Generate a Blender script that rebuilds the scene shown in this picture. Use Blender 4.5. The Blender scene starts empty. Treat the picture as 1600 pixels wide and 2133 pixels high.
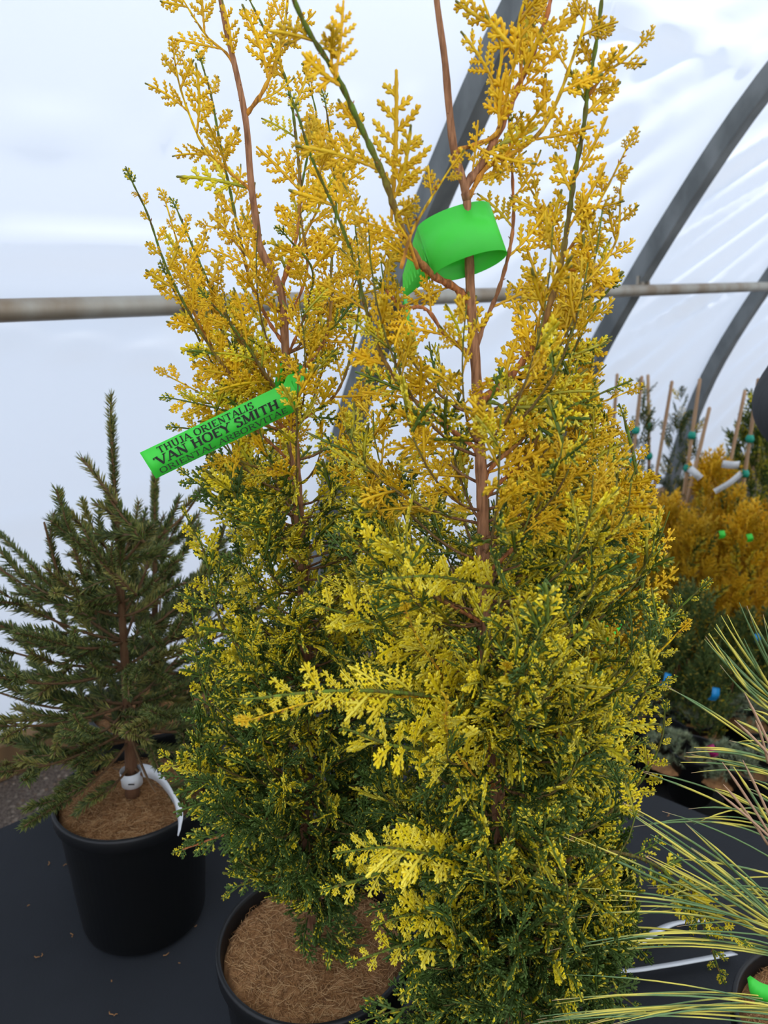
import bpy, math, random
import numpy as np
from mathutils import Vector, Matrix
rng = np.random.default_rng(7)
random.seed(7)
scene = bpy.context.scene
COL = scene.collection

# ------------------------------------------------------------------ camera
S = 0.72
H = 1.6 * S                       # lens height above the ground
F = 1650.0                        # focal length in pixels of the 1600 x 2133 frame
PITCH = math.radians(17.4)
CP, SP = math.cos(PITCH), math.sin(PITCH)
cd = bpy.data.cameras.new('camera'); cam = bpy.data.objects.new('camera', cd); COL.objects.link(cam)
cd.sensor_fit = 'VERTICAL'; cd.sensor_height = 36.0; cd.lens = 36.0 * F / 2133.0
cam.location = (0, 0, H); cam.rotation_euler = (math.pi / 2 - PITCH, 0, 0)
cd.clip_start = 0.02
cd.dof.use_dof = True; cd.dof.focus_distance = 0.60; cd.dof.aperture_fstop = 11.0
scene.camera = cam

# ------------------------------------------------------------------ sky and sun
w = bpy.data.worlds.new('sky'); scene.world = w; w.use_nodes = True
nt = w.node_tree; bgn = nt.nodes['Background']
tcw = nt.nodes.new('ShaderNodeTexCoord'); sep = nt.nodes.new('ShaderNodeSeparateXYZ'); rmp = nt.nodes.new('ShaderNodeValToRGB'); mrw = nt.nodes.new('ShaderNodeMapRange')
nt.links.new(tcw.outputs['Generated'], sep.inputs[0]); nt.links.new(sep.outputs['Z'], mrw.inputs[0]); mrw.inputs[1].default_value = -1; nt.links.new(mrw.outputs[0], rmp.inputs[0])
er = rmp.color_ramp.elements; er[0].position = .45; er[0].color = (.62, .60, .55, 1); er[1].position = 1.0; er[1].color = (.62, .76, 1.0, 1)
e_ = er.new(.52); e_.color = (.66, .68, .72, 1); e_ = er.new(.70); e_.color = (.60, .70, .88, 1)
nt.links.new(rmp.outputs[0], bgn.inputs[0]); bgn.inputs[1].default_value = 1.45
sd = bpy.data.lights.new('sun', 'SUN'); sd.energy = 4.6; sd.angle = math.radians(2.0); sd.color = (1.0, 0.93, 0.82)
so = bpy.data.objects.new('sun', sd); COL.objects.link(so)
so.rotation_euler = Vector((-0.32, 0.32, -0.89)).to_track_quat('-Z', 'Y').to_euler()
vs = scene.view_settings
vs.view_transform = 'Standard'; vs.look = 'None'; vs.gamma = 1.0; vs.use_curve_mapping = False
vs.exposure = 0.48
scene.cycles.max_bounces = 8; scene.cycles.diffuse_bounces = 4; scene.cycles.transmission_bounces = 6
scene.cycles.use_denoising = True

# ------------------------------------------------------------------ geometry of the view
def ray(px, py):
    u, v = px - 800.0, py - 1066.5
    return np.array([u, F * CP - v * SP, -(F * SP + v * CP)])
def at(px, py, Y):
    r = ray(px, py); return np.array([0, 0, H]) + r * (Y / r[1])
def atz(px, py, z):
    r = ray(px, py); return np.array([0, 0, H]) + r * ((z - H) / r[2])
Dn = np.array([0.692, -0.721]); Dd = np.array([0.721, 0.692]); DP = 2.0 * S
def wall(t, s, z):
    p = -Dn * DP + Dn * s + Dd * t
    return np.array([p[0], p[1], z])

# ------------------------------------------------------------------ helpers
def nrm(v):
    v = np.asarray(v, float); return v / (np.linalg.norm(v) + 1e-12)
class MB:
    def __init__(s): s.v = []; s.f = []; s.c = []; s.n = 0
    def add(s, v, f, c=None):
        v = np.asarray(v, np.float32)
        s.v.append(v); s.f.extend([tuple(int(i) + s.n for i in q) for q in f])
        if c is None: c = (1, 1, 1)
        c = np.asarray(c, np.float32)
        if c.ndim == 1: c = np.tile(c, (len(v), 1))
        s.c.append(c); s.n += len(v)
    def mesh(s, name, mat, smooth=True):
        me = bpy.data.meshes.new(name)
        me.from_pydata(np.concatenate(s.v).tolist(), [], s.f)
        a = me.color_attributes.new('Col', 'FLOAT_COLOR', 'POINT')
        c = np.concatenate(s.c); a.data.foreach_set('color', np.hstack([c, np.ones((len(c), 1), np.float32)]).ravel())
        if smooth: me.polygons.foreach_set('use_smooth', [True] * len(me.polygons))
        me.materials.append(mat); me.update(); return me
def link(name, me, parent=None, M=None):
    o = bpy.data.objects.new(name, me); COL.objects.link(o)
    if parent is not None: o.parent = parent
    if M is not None: o.matrix_local = M
    return o
def tag(o, label, cat, group=None, kind=None):
    o['label'] = label; o['category'] = cat
    if group: o['group'] = group
    if kind: o['kind'] = kind
    return o
def thing(name, label, cat, loc, group=None):
    o = bpy.data.objects.new(name, None); COL.objects.link(o); o.location = loc; o.empty_display_size = .05
    return tag(o, label, cat, group)
def frames(P):
    P = np.asarray(P, float); T = np.gradient(P, axis=0); T /= np.linalg.norm(T, axis=1)[:, None] + 1e-12
    N = np.zeros_like(P); a = np.array([0.0, -1.0, 0.15])
    if abs(T[0] @ nrm(a)) > .95: a = np.array([1.0, 0, 0])
    n = nrm(a - T[0] * (a @ T[0]))
    for i in range(len(P)):
        n = nrm(n - T[i] * (n @ T[i])); N[i] = n
    return T, N, np.cross(T, N)
def tube(mb, P, R, sides=6, col=(1, 1, 1), flat=1.0, cap=True, N0=None):
    P = np.asarray(P, float); k = len(P); T, N, B = frames(P)
    if N0 is not None:
        N = np.array([nrm(N0 - t * (np.asarray(N0) @ t)) for t in T]); B = np.cross(T, N)
    R = np.broadcast_to(np.asarray(R, float), (k,))
    a = np.arange(sides) * 2 * math.pi / sides
    V = P[:, None] + R[:, None, None] * (np.cos(a)[None, :, None] * N[:, None] * flat + np.sin(a)[None, :, None] * B[:, None])
    V = V.reshape(-1, 3); Fc = []
    for i in range(k - 1):
        for j in range(sides):
            j2 = (j + 1) % sides
            Fc.append((i * sides + j, i * sides + j2, (i + 1) * sides + j2, (i + 1) * sides + j))
    col = np.asarray(col, float)
    if col.ndim == 2: C = np.repeat(col, sides, axis=0)
    else: C = np.tile(col, (len(V), 1))
    if cap:
        tip = P[-1] + T[-1] * R[-1] * 0.9; V = np.vstack([V, tip]); C = np.vstack([C, C[-1]])
        for j in range(sides): Fc.append(((k - 1) * sides + j, (k - 1) * sides + (j + 1) % sides, k * sides))
        Fc.append(tuple(range(sides))[::-1])
    mb.add(V, Fc, C)
def box(mb, c, sx, sy, sz, M=None, col=(1, 1, 1)):
    v = np.array([[x, y, z] for x in (-.5, .5) for y in (-.5, .5) for z in (-.5, .5)]) * [sx, sy, sz]
    if M is not None: v = v @ np.asarray(M).T
    mb.add(v + np.asarray(c), [(0, 1, 3, 2), (4, 6, 7, 5), (0, 4, 5, 1), (2, 3, 7, 6), (0, 2, 6, 4), (1, 5, 7, 3)], col)
def smooth_path(P, n):
    P = np.asarray(P, float); k = len(P)
    d = np.r_[0, np.cumsum(np.linalg.norm(np.diff(P, axis=0), axis=1))]; u = np.linspace(0, d[-1], n)
    m = np.gradient(P, d, axis=0); out = []
    for x in u:
        i = min(max(np.searchsorted(d, x) - 1, 0), k - 2); h = d[i + 1] - d[i]; s = (x - d[i]) / h
        out.append((2*s**3-3*s**2+1)*P[i] + (s**3-2*s**2+s)*h*m[i] + (-2*s**3+3*s**2)*P[i+1] + (s**3-s**2)*h*m[i+1])
    return np.array(out)
def lathe(mb, prof, n=48, c=(0, 0, 0), col=(1, 1, 1)):
    a = np.arange(n) * 2 * math.pi / n; V = []; Fc = []
    for r, z in prof: V += [(r * math.cos(t) + c[0], r * math.sin(t) + c[1], z + c[2]) for t in a]
    for i in range(len(prof) - 1):
        for j in range(n):
            j2 = (j + 1) % n; Fc.append((i * n + j, i * n + j2, (i + 1) * n + j2, (i + 1) * n + j))
    mb.add(V, Fc, col)
def frame_matrix(p, x, nz):
    x = nrm(x); z = nrm(np.asarray(nz) - x * (np.asarray(nz) @ x)); y = np.cross(z, x)
    return np.array([[x[0], y[0], z[0], p[0]], [x[1], y[1], z[1], p[1]], [x[2], y[2], z[2], p[2]], [0, 0, 0, 1.0]])
def srgb(r, g, b):
    f = lambda c: ((c / 255 + .055) / 1.055) ** 2.4 if c > 10 else c / 255 / 12.92
    return (f(r), f(g), f(b))

# ------------------------------------------------------------------ materials
def mat(name, col=(1, 1, 1), rough=.6, zs=1, spec=.4, noise=None, bump=None, attr=False, metal=0, ramp=None, transl=0, rand=0):
    m = bpy.data.materials.new(name); m.use_nodes = True; nt = m.node_tree; N = nt.nodes; L = nt.links
    b = N['Principled BSDF']; b.inputs['Roughness'].default_value = rough; b.inputs['Metallic'].default_value = metal
    b.inputs['Specular IOR Level'].default_value = spec
    tc = N.new('ShaderNodeTexCoord'); src = None
    mp = N.new('ShaderNodeMapping'); mp.inputs['Scale'].default_value = (1, 1, zs); L.new(tc.outputs['Object'], mp.inputs[0])
    if attr:
        a = N.new('ShaderNodeAttribute'); a.attribute_name = 'Col'; src = a.outputs['Color']
    else:
        rg = N.new('ShaderNodeRGB'); rg.outputs[0].default_value = (*col, 1); src = rg.outputs[0]
    if noise:
        sc, amt, col2 = noise
        n = N.new('ShaderNodeTexNoise'); n.inputs['Scale'].default_value = sc; n.inputs['Detail'].default_value = 6
        L.new(mp.outputs[0], n.inputs['Vector'])
        r = N.new('ShaderNodeValToRGB'); r.color_ramp.elements[0].position = .4; r.color_ramp.elements[1].position = .65
        r.color_ramp.elements[1].color = (amt, amt, amt, 1); r.color_ramp.elements[0].color = (0, 0, 0, 1)
        L.new(n.outputs['Fac'], r.inputs[0])
        mx = N.new('ShaderNodeMix'); mx.data_type = 'RGBA'; L.new(r.outputs[0], mx.inputs[0]); L.new(src, mx.inputs[6])
        mx.inputs[7].default_value = (*col2, 1); src = mx.outputs[2]
    if rand:
        oi = N.new('ShaderNodeObjectInfo'); hs = N.new('ShaderNodeHueSaturation')
        mr = N.new('ShaderNodeMapRange'); mr.inputs[3].default_value = 1 - rand; mr.inputs[4].default_value = 1 + rand
        L.new(oi.outputs['Random'], mr.inputs[0]); L.new(mr.outputs[0], hs.inputs['Value']); L.new(src, hs.inputs['Color']); src = hs.outputs[0]
    L.new(src, b.inputs['Base Color'])
    if bump:
        sc, st, dist = bump
        n = N.new('ShaderNodeTexNoise'); n.inputs['Scale'].default_value = sc; n.inputs['Detail'].default_value = 8
        L.new(mp.outputs[0], n.inputs['Vector'])
        bp = N.new('ShaderNodeBump'); bp.inputs['Strength'].default_value = st; bp.inputs['Distance'].default_value = dist
        L.new(n.outputs['Fac'], bp.inputs['Height']); L.new(bp.outputs[0], b.inputs['Normal'])
    if transl:
        t = N.new('ShaderNodeBsdfTranslucent'); L.new(src, t.inputs[0]); ms = N.new('ShaderNodeMixShader'); ms.inputs[0].default_value = transl
        L.new(b.outputs[0], ms.inputs[1]); L.new(t.outputs[0], ms.inputs[2]); L.new(ms.outputs[0], N['Material Output'].inputs[0])
    return m
M_film = mat('white greenhouse film', (.81, .835, .86), .4, .25, transl=.60)
M_steel = mat('galvanised steel', srgb(120, 124, 124), .55, .5, noise=(14, .8, srgb(88, 92, 92)), bump=(120, .1, .001), metal=.35)
M_steel2 = mat('weathered galvanised pipe', srgb(165, 162, 152), .5, .5, noise=(9, .75, srgb(120, 98, 70)), metal=.3)
M_wood = mat('treated timber', srgb(140, 108, 70), .8, .2, noise=(9, .8, srgb(86, 66, 44)), bump=(60, .4, .003))
M_gravel = mat('gravel bed', srgb(112, 98, 86), .95, .1, noise=(160, .9, srgb(60, 50, 44)), bump=(220, 1, .006))
M_stone = mat('gravel stones', attr=True, rough=.9, spec=.2)
M_fabric = mat('black ground cloth', srgb(31, 34, 39), .9, .18, noise=(6, .7, srgb(25, 28, 32)), bump=(420, .5, .0008))
M_dirtfab = mat('dark ground cloth on floor', srgb(30, 30, 30), .9, .2, noise=(8, .6, srgb(44, 40, 34)), bump=(200, .5, .002))
M_pot = mat('black nursery plastic', srgb(17, 18, 20), .45, .4, noise=(18, .5, srgb(24, 23, 22)), bump=(40, .12, .001))
M_coir = mat('coconut fibre', srgb(170, 124, 80), .95, .1, noise=(90, .8, srgb(116, 80, 50)), bump=(170, 1, .003))
M_fibre = mat('loose coconut fibres', attr=True, rough=.85, spec=.15)
M_leaf = mat('scale foliage', attr=True, rough=.5, spec=.35, transl=.22, rand=.10)
M_bark = mat('bark', attr=True, rough=.8, spec=.2, zs=.15, bump=(620, 1, .0016), noise=(420, .75, srgb(96, 62, 42)))
M_needle = mat('needle foliage', attr=True, rough=.5, spec=.35, transl=.1, rand=.08)
M_green = mat('bright green plastic label', srgb(84, 232, 84), .35, .4, transl=.4)
M_white = mat('white plastic label', srgb(232, 234, 236), .4, .4, transl=.15)
M_ink = mat('black ink', srgb(14, 20, 14), .6, .2)
M_blue = mat('blue plastic', srgb(24, 130, 190), .4, .4)
M_teal = mat('teal tie tape', srgb(14, 140, 118), .5, .3)
M_mag = mat('magenta plastic', srgb(160, 30, 96), .5, .3)
M_bamboo = mat('bamboo', srgb(186, 154, 120), .7, .2, noise=(14, .7, srgb(132, 100, 76)), rand=.2)
M_jacket = mat('dark jacket cloth', srgb(52, 54, 56), .85, .2, noise=(9, .6, srgb(38, 40, 42)), bump=(24, .5, .01))
M_denim = mat('dark trousers', srgb(40, 44, 56), .9, .2, bump=(300, .3, .001))
M_skin = mat('skin', srgb(205, 150, 122), .5, .4)
M_hair = mat('hair', srgb(60, 42, 30), .6, .3, bump=(200, .6, .002))

# ------------------------------------------------------------------ greenhouse shell
prof_pts = [(-.50, 0), (-.43, .45), (-.30, .92), (-.12, 1.32), (.0, 1.54), (.17, 1.83), (.47, 2.28), (.85, 2.70), (1.4, 3.12), (2.1, 3.42), (2.9, 3.52),
            (3.7, 3.42), (4.4, 3.12), (4.95, 2.70), (5.33, 2.28), (5.8, 1.54), (6.1, .92), (6.3, 0)]
prof = smooth_path([(a * S, b * S) for a, b in prof_pts], 240)
parc = np.r_[0, np.cumsum(np.linalg.norm(np.diff(prof, axis=0), axis=1))]
ptan = np.gradient(prof, axis=0); ptan /= np.linalg.norm(ptan, axis=1)[:, None]
pout = np.stack([-ptan[:, 1], ptan[:, 0]], 1)          # outward (away from the interior)
HOOPS = [S * (.373 + 1.57 * k) for k in range(-3, 6)]
def film_hit(px, py):                                  # where a sight line meets the film: (t, arc length)
    r = ray(px, py); best = None
    for i in range(0, 110):
        s_, z_ = prof[i]; perp = -Dn @ r[:2]; lam = (DP - s_) / perp
        e = abs(H + r[2] * lam - z_)
        if best is None or e < best[0]: best = (e, (Dd @ r[:2]) * lam, parc[i])
    return best[1], best[2]
RIDGES = []
for (x0, y0, x1, y1, wd, am) in [(0, 272, 350, 246, .012, .008), (0, 285, 560, 262, .01, -.006), (350, 246, 860, 232, .008, .004), (0, 508, 420, 516, .009, .007), (0, 702, 430, 760, .012, .006), (0, 1095, 380, 1010, .014, .006),
                             (1120, 228, 1420, 236, .012, .006), (1270, 20, 1580, 140, .016, .012), (1280, 50, 1560, 130, .01, -.008), (1420, 420, 1600, 300, .02, .012), (1400, 520, 1600, 380, .02, .012), (1380, 480, 1600, 330, .014, -.01),
                             (1250, 740, 1500, 600, .018, .010), (1240, 800, 1480, 640, .018, .012), (1340, 700, 1560, 600, .014, -.008), (1500, 760, 1600, 660, .02, .012), (1500, 820, 1600, 740, .02, .012)]:
    a = np.array(film_hit(x0, y0)); b = np.array(film_hit(x1, y1)); RIDGES.append((a, b, wd, am))
def film_disp(t, a):
    d = np.zeros_like(t)
    for p, q, wd, am in RIDGES:
        e = q - p; L2 = e @ e; u = ((t - p[0]) * e[0] + (a - p[1]) * e[1]) / L2; uc = np.clip(u, 0, 1)
        dist = np.hypot(t - p[0] - uc * e[0], a - p[1] - uc * e[1]); d += am * np.exp(-(dist / wd) ** 2) * np.clip(1.15 - np.abs(u - .5), 0, 1)
    k = (t / S - .373) / 1.57; fr = k - np.floor(k)
    bay = np.clip(t - HOOPS[4], 0, 1)
    d += .006 * bay * np.sin((a * 1.0 - (t) * .62) * 34 + 1.5 * np.sin(a * 3)) * np.sin(math.pi * fr) ** 2
    d = d * 1.6 - .010 * np.sin(math.pi * fr) ** 2
    return d
def film(name, i0, i1, t0, t1, nt, step=1):
    idx = np.arange(i0, i1 + 1, step); tt = np.linspace(t0, t1, nt)
    Tm, Am = np.meshgrid(tt, parc[idx]); D = film_disp(Tm, Am) + .012
    s_ = prof[idx, 0][:, None] + pout[idx, 0][:, None] * D; z_ = prof[idx, 1][:, None] + pout[idx, 1][:, None] * D
    X = (-Dn[0] * DP + Dn[0] * s_ + Dd[0] * Tm); Y = (-Dn[1] * DP + Dn[1] * s_ + Dd[1] * Tm)
    V = np.stack([X, Y, z_], -1).reshape(-1, 3); m = len(idx)
    Fc = [(i * nt + j, i * nt + j + 1, (i + 1) * nt + j + 1, (i + 1) * nt + j) for i in range(m - 1) for j in range(nt - 1)]
    mb = MB(); mb.add(V, Fc); o = link(name, mb.mesh(name, M_film)); o['kind'] = 'structure'; return o
film('wall_left', 0, 96, -1.6, 5.6, 520)
film('ceiling', 96, 190, -1.6, 5.6, 100, 2)
film('wall_right', 190, 239, -1.6, 5.6, 60, 2)
mb = MB(); pts = [wall(5.6, s_, z_) for s_, z_ in prof[4::4]]; c0 = wall(5.6, 2.9 * S, .02)
mb.add([c0] + pts, [(0, i, i + 1) for i in range(1, len(pts))]); o = link('wall_far', mb.mesh('wall_far', M_film)); o['kind'] = 'structure'
hoop_lab = {4: 'galvanised steel hoop curving up behind the two golden arborvitae', 5: 'galvanised steel hoop to the right of the arborvitae, with open sheeting either side',
            6: 'galvanised steel hoop farthest along the wall, rising behind the bamboo stakes'}
for k, t in enumerate(HOOPS):
    if k < 3 or k > 7: continue
    mb = MB(); idx = list(range(0, 239, 3)); Vs = []
    for i in idx:
        for (dt, dn) in ((-.030, -.058), (.030, -.058), (.030, -.004), (-.030, -.004)):
            Vs.append(wall(t + dt, prof[i, 0] + pout[i, 0] * dn, max(prof[i, 1] + pout[i, 1] * dn, 0)))
    Fc = [(i * 4 + j, i * 4 + (j + 1) % 4, (i + 1) * 4 + (j + 1) % 4, (i + 1) * 4 + j) for i in range(len(idx) - 1) for j in range(4)]
    mb.add(Vs, Fc + [(0, 1, 2, 3), (len(Vs) - 1, len(Vs) - 2, len(Vs) - 3, len(Vs) - 4)])
    root = thing('greenhouse_hoop', hoop_lab.get(k, 'galvanised steel hoop near the ' + ('camera end' if k == 3 else 'far end') + ' of the tunnel'), 'hoop', (0, 0, 0), 'greenhouse hoops')
    link('tube', mb.mesh('hoop_tube', M_steel, False), root)
    mb = MB(); Mx = np.array([[Dd[0], Dn[0], 0], [Dd[1], Dn[1], 0], [0, 0, 1]])
    box(mb, wall(t, .052, 1.512 * S), .075, .008, .05, Mx); box(mb, wall(t - .02, .060, 1.512 * S), .012, .01, .012, Mx); box(mb, wall(t + .02, .060, 1.512 * S), .012, .01, .012, Mx)
    link('clamp', mb.mesh('clamp', M_steel2, False), root)
mb = MB(); tube(mb, [wall(t, .066, 1.504 * S - .006 * t) for t in np.linspace(-1.5, 5.4, 14)], .019, 12)
o = link('side_purlin', mb.mesh('side_purlin', M_steel2)); tag(o, 'rust-stained horizontal steel pipe running along the white plastic wall', 'pipe')
# timber at the foot of the film
mb = MB(); Mx = np.array([[Dd[0], Dn[0], 0], [Dd[1], Dn[1], 0], [0, 0, 1]])
for k in range(4):
    box(mb, wall(-1.0 + 1.75 * k, -.5 * S + .03, .046), 1.745, .038, .092, Mx)
o = link('baseboard_left', mb.mesh('baseboard_left', M_wood, False)); o['kind'] = 'structure'
bv = o.modifiers.new('b', 'BEVEL'); bv.width = .004; bv.segments = 2

# ground
mb = MB(); mb.add([(-6, -5, 0), (9, -5, 0), (9, 9, 0), (-6, 9, 0)], [(0, 1, 2, 3)])
o = link('floor', mb.mesh('floor', M_gravel, False)); o['kind'] = 'structure'
def octa(mb, c, r, col, sq=.7):
    v = np.array([[1, 0, 0], [-1, 0, 0], [0, 1, 0], [0, -1, 0], [0, 0, 1], [0, 0, -1]], float) * r * rng.uniform(.6, 1.2, (6, 1)); v[:, 2] *= sq
    a = rng.uniform(0, 6.3); R = np.array([[math.cos(a), -math.sin(a), 0], [math.sin(a), math.cos(a), 0], [0, 0, 1]])
    mb.add(v @ R.T + c, [(0, 2, 4), (2, 1, 4), (1, 3, 4), (3, 0, 4), (2, 0, 5), (1, 2, 5), (3, 1, 5), (0, 3, 5)], col)
mb = MB()
for i in range(5200):
    t = rng.uniform(-.9, 1.3); s_ = -.5 * S + rng.uniform(.045, .85 * .72)
    g = rng.uniform(.5, 1.15); base = srgb(140, 126, 112) if rng.random() < .6 else srgb(120, 100, 84)
    p = wall(t, s_, .001); octa(mb, p, rng.uniform(.003, .0075), np.array(base) * g)
o = link('gravel', mb.mesh('gravel', M_stone, False)); tag(o, 'loose grey-brown gravel between the timber and the black bench', 'gravel', kind='stuff')
# dark cloth on the floor below the far plants
mb = MB(); q = [wall(.9, .1, .004), wall(5.3, .1, .004), wall(5.3, 3.4, .004), wall(.9, 3.4, .004)]
mb.add(q, [(0, 1, 2, 3)]); o = link('floor_cloth', mb.mesh('floor_cloth', M_dirtfab, False)); tag(o, 'black ground cloth on the floor under the far rows of plants', 'cloth', kind='structure')

# ------------------------------------------------------------------ bench with black cloth
TZ = .395 * S
e1 = np.array([-.859, 1.479]) * S; corner = np.array([-.139, 2.17]) * S; d2 = np.array([.806, -.59])
A = corner - Dd * 2.6; B = corner; C = corner + d2 * 2.2; D = C - Dd * 2.6
def grid_cloth():
    mb = MB(); n = 70; V = []
    for i in range(n + 1):
        for j in range(n + 1):
            u, v = i / n, j / n; p = A * (1 - u) * (1 - v) + B * u * (1 - v) + C * u * v + D * (1 - u) * v
            z = TZ + .0012 * math.sin(p[0] * 40 + 2 * math.sin(p[1] * 13)) * math.sin(p[1] * 31 + p[0] * 9) - .001
            V.append((p[0], p[1], z))
    Fc = [(i * (n + 1) + j, i * (n + 1) + j + 1, (i + 1) * (n + 1) + j + 1, (i + 1) * (n + 1) + j) for i in range(n) for j in range(n)]
    mb.add(V, Fc)
    cen = (A + B + C + D) / 4
    for P, Q in ((A, B), (B, C), (C, D), (D, A)):
        m = 60; V = []
        nn = nrm(np.array([(Q - P)[1], -(Q - P)[0]])); nn = -nn if nn @ (cen - P) > 0 else nn
        for i in range(m + 1):
            p = P + (Q - P) * i / m
            V += [(p[0], p[1], TZ - .001)] + [(p[0] + nn[0] * (.006 + .004 * k * math.sin(i * .7)), p[1] + nn[1] * (.006 + .004 * k * math.sin(i * .7)), TZ - .001 - .03 * k) for k in (1, 2, 3)]
        mb.add(V, [(i * 4 + k, i * 4 + k + 1, (i + 1) * 4 + k + 1, (i + 1) * 4 + k) for i in range(m) for k in range(3)])
    return mb.mesh('bench_cloth', M_fabric)
bench = thing('plant_bench', 'low bench under black ground cloth that carries the potted conifers', 'bench', (corner[0], corner[1], 0))
bl = Matrix.Translation((-corner[0], -corner[1], 0))
link('cloth', grid_cloth(), bench, bl)
mb = MB(); cen = (A + B + C + D) / 4
V = [(*(cen + (p - cen) * .985), z) for z in (TZ - .05, TZ - .004) for p in (A, B, C, D)]
mb.add(V, [(0, 1, 2, 3), (4, 7, 6, 5), (0, 4, 5, 1), (1, 5, 6, 2), (2, 6, 7, 3), (3, 7, 4, 0)]); link('bench_top', mb.mesh('bench_top', M_wood, False), bench, bl)
for p in (A, B, C, D):
    mb = MB(); q = cen + (p - cen) * .93; box(mb, (q[0], q[1], (TZ - .05) / 2), .09, .09, TZ - .05); link('leg', mb.mesh('bench_leg', M_wood, False), bench, bl)
mb = MB()
for (x, y) in [(62, 1885), (232, 2045), (148, 1815), (150, 1952), (72, 1992), (86, 1992), (372, 2005), (340, 1990), (228, 2107), (245, 2112), (313, 1828), (420, 1810), (100, 1802), (140, 1800), (405, 1930), (1390, 1700)]:
    p = atz(x, y, TZ + .001); a = rng.uniform(0, 6.3); L = rng.uniform(.002, .008)
    tube(mb, [p, p + np.array([math.cos(a), math.sin(a), .1]) * L * .5, p + np.array([math.cos(a + .6), math.sin(a + .6), .02]) * L], .0007, 4, srgb(150, 110, 70))
o = link('litter', mb.mesh('litter', M_fibre)); tag(o, 'scraps of dry leaf scattered on the black bench cloth', 'litter', kind='stuff')

# ------------------------------------------------------------------ pots
def pot_meshes(R, h, rim=True):
    rb = R * .80
    pr = [(0, .004), (rb * .55, .004), (rb * .6, .0), (rb * .93, 0), (rb, .006), (rb * 1.01, h * .07), (rb * 1.03, h * .075), (R * .935, h * .86), (R * .955, h * .868), (R * .965, h * .90), (R * .995, h * .91), (R * 1.0, h * .985), (R * .99, h), (R * .955, h), (R * .945, h * .98), (R * .90, h * .80)]
    mb = MB(); lathe(mb, pr, 64); return mb.mesh('pot_body', M_pot)
def coir_meshes(R, h, nf, seed=1, lump=.004):
    g = np.random.default_rng(seed); mb = MB(); V = [(0, 0, h + lump)]; n = 48; rings = 14; Fc = []
    for i in range(1, rings + 1):
        r = R * .925 * i / rings
        for j in range(n):
            a = j * 2 * math.pi / n; z = h + lump * (1 - (i / rings) ** 2) + g.normal(0, .0009) - (.006 if i == rings else 0)
            V.append((r * math.cos(a), r * math.sin(a), z))
    for j in range(n): Fc.append((0, 1 + j, 1 + (j + 1) % n))
    for i in range(rings - 1):
        for j in range(n): Fc.append((1 + i * n + j, 1 + (i + 1) * n + j, 1 + (i + 1) * n + (j + 1) % n, 1 + i * n + (j + 1) % n))
    mb.add(V, Fc); disc = mb.mesh('coir_disc', M_coir)
    fb = MB(); cs = [srgb(190, 144, 96), srgb(164, 118, 74), srgb(206, 166, 118), srgb(124, 86, 54)]
    for i in range(nf):
        r = R * .9 * math.sqrt(g.random()); a = g.uniform(0, 6.3); p = np.array([r * math.cos(a), r * math.sin(a), h + lump * (1 - (r / R) ** 2) + g.uniform(.0002, .0016)])
        b = g.uniform(0, 6.3); L = g.uniform(.006, .02) * R / .1; c = g.normal(0, .5)
        q = p + np.array([math.cos(b), math.sin(b), g.uniform(-.06, .12)]) * L * .5; s_ = q + np.array([math.cos(b + c), math.sin(b + c), g.uniform(-.12, .1)]) * L * .5
        if np.hypot(s_[0], s_[1]) > R * .92: continue
        tube(fb, [p, q, s_], [.00022, .0003, .00016], 3, cs[g.integers(4)], cap=False)
    return disc, fb.mesh('fibres', M_fibre)
PR, PH = .14 * S, .28 * S
POT_ME = pot_meshes(PR, PH); COIR_H = PH * .93
COIR_ME, FIB_ME = coir_meshes(PR, COIR_H, 3600); COIR_B, FIB_B = coir_meshes(PR, COIR_H, 900, 5)
def potted(name, label, cat, x, y, z, group=None, near=True):
    root = thing(name, label, cat, (x, y, z), group)
    link('pot', POT_ME, root); link('coconut_fibre_disc', COIR_ME if near else COIR_B, root)
    f = link('loose_fibres', FIB_ME if near else FIB_B, root); f['kind'] = 'stuff'
    return root

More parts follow.
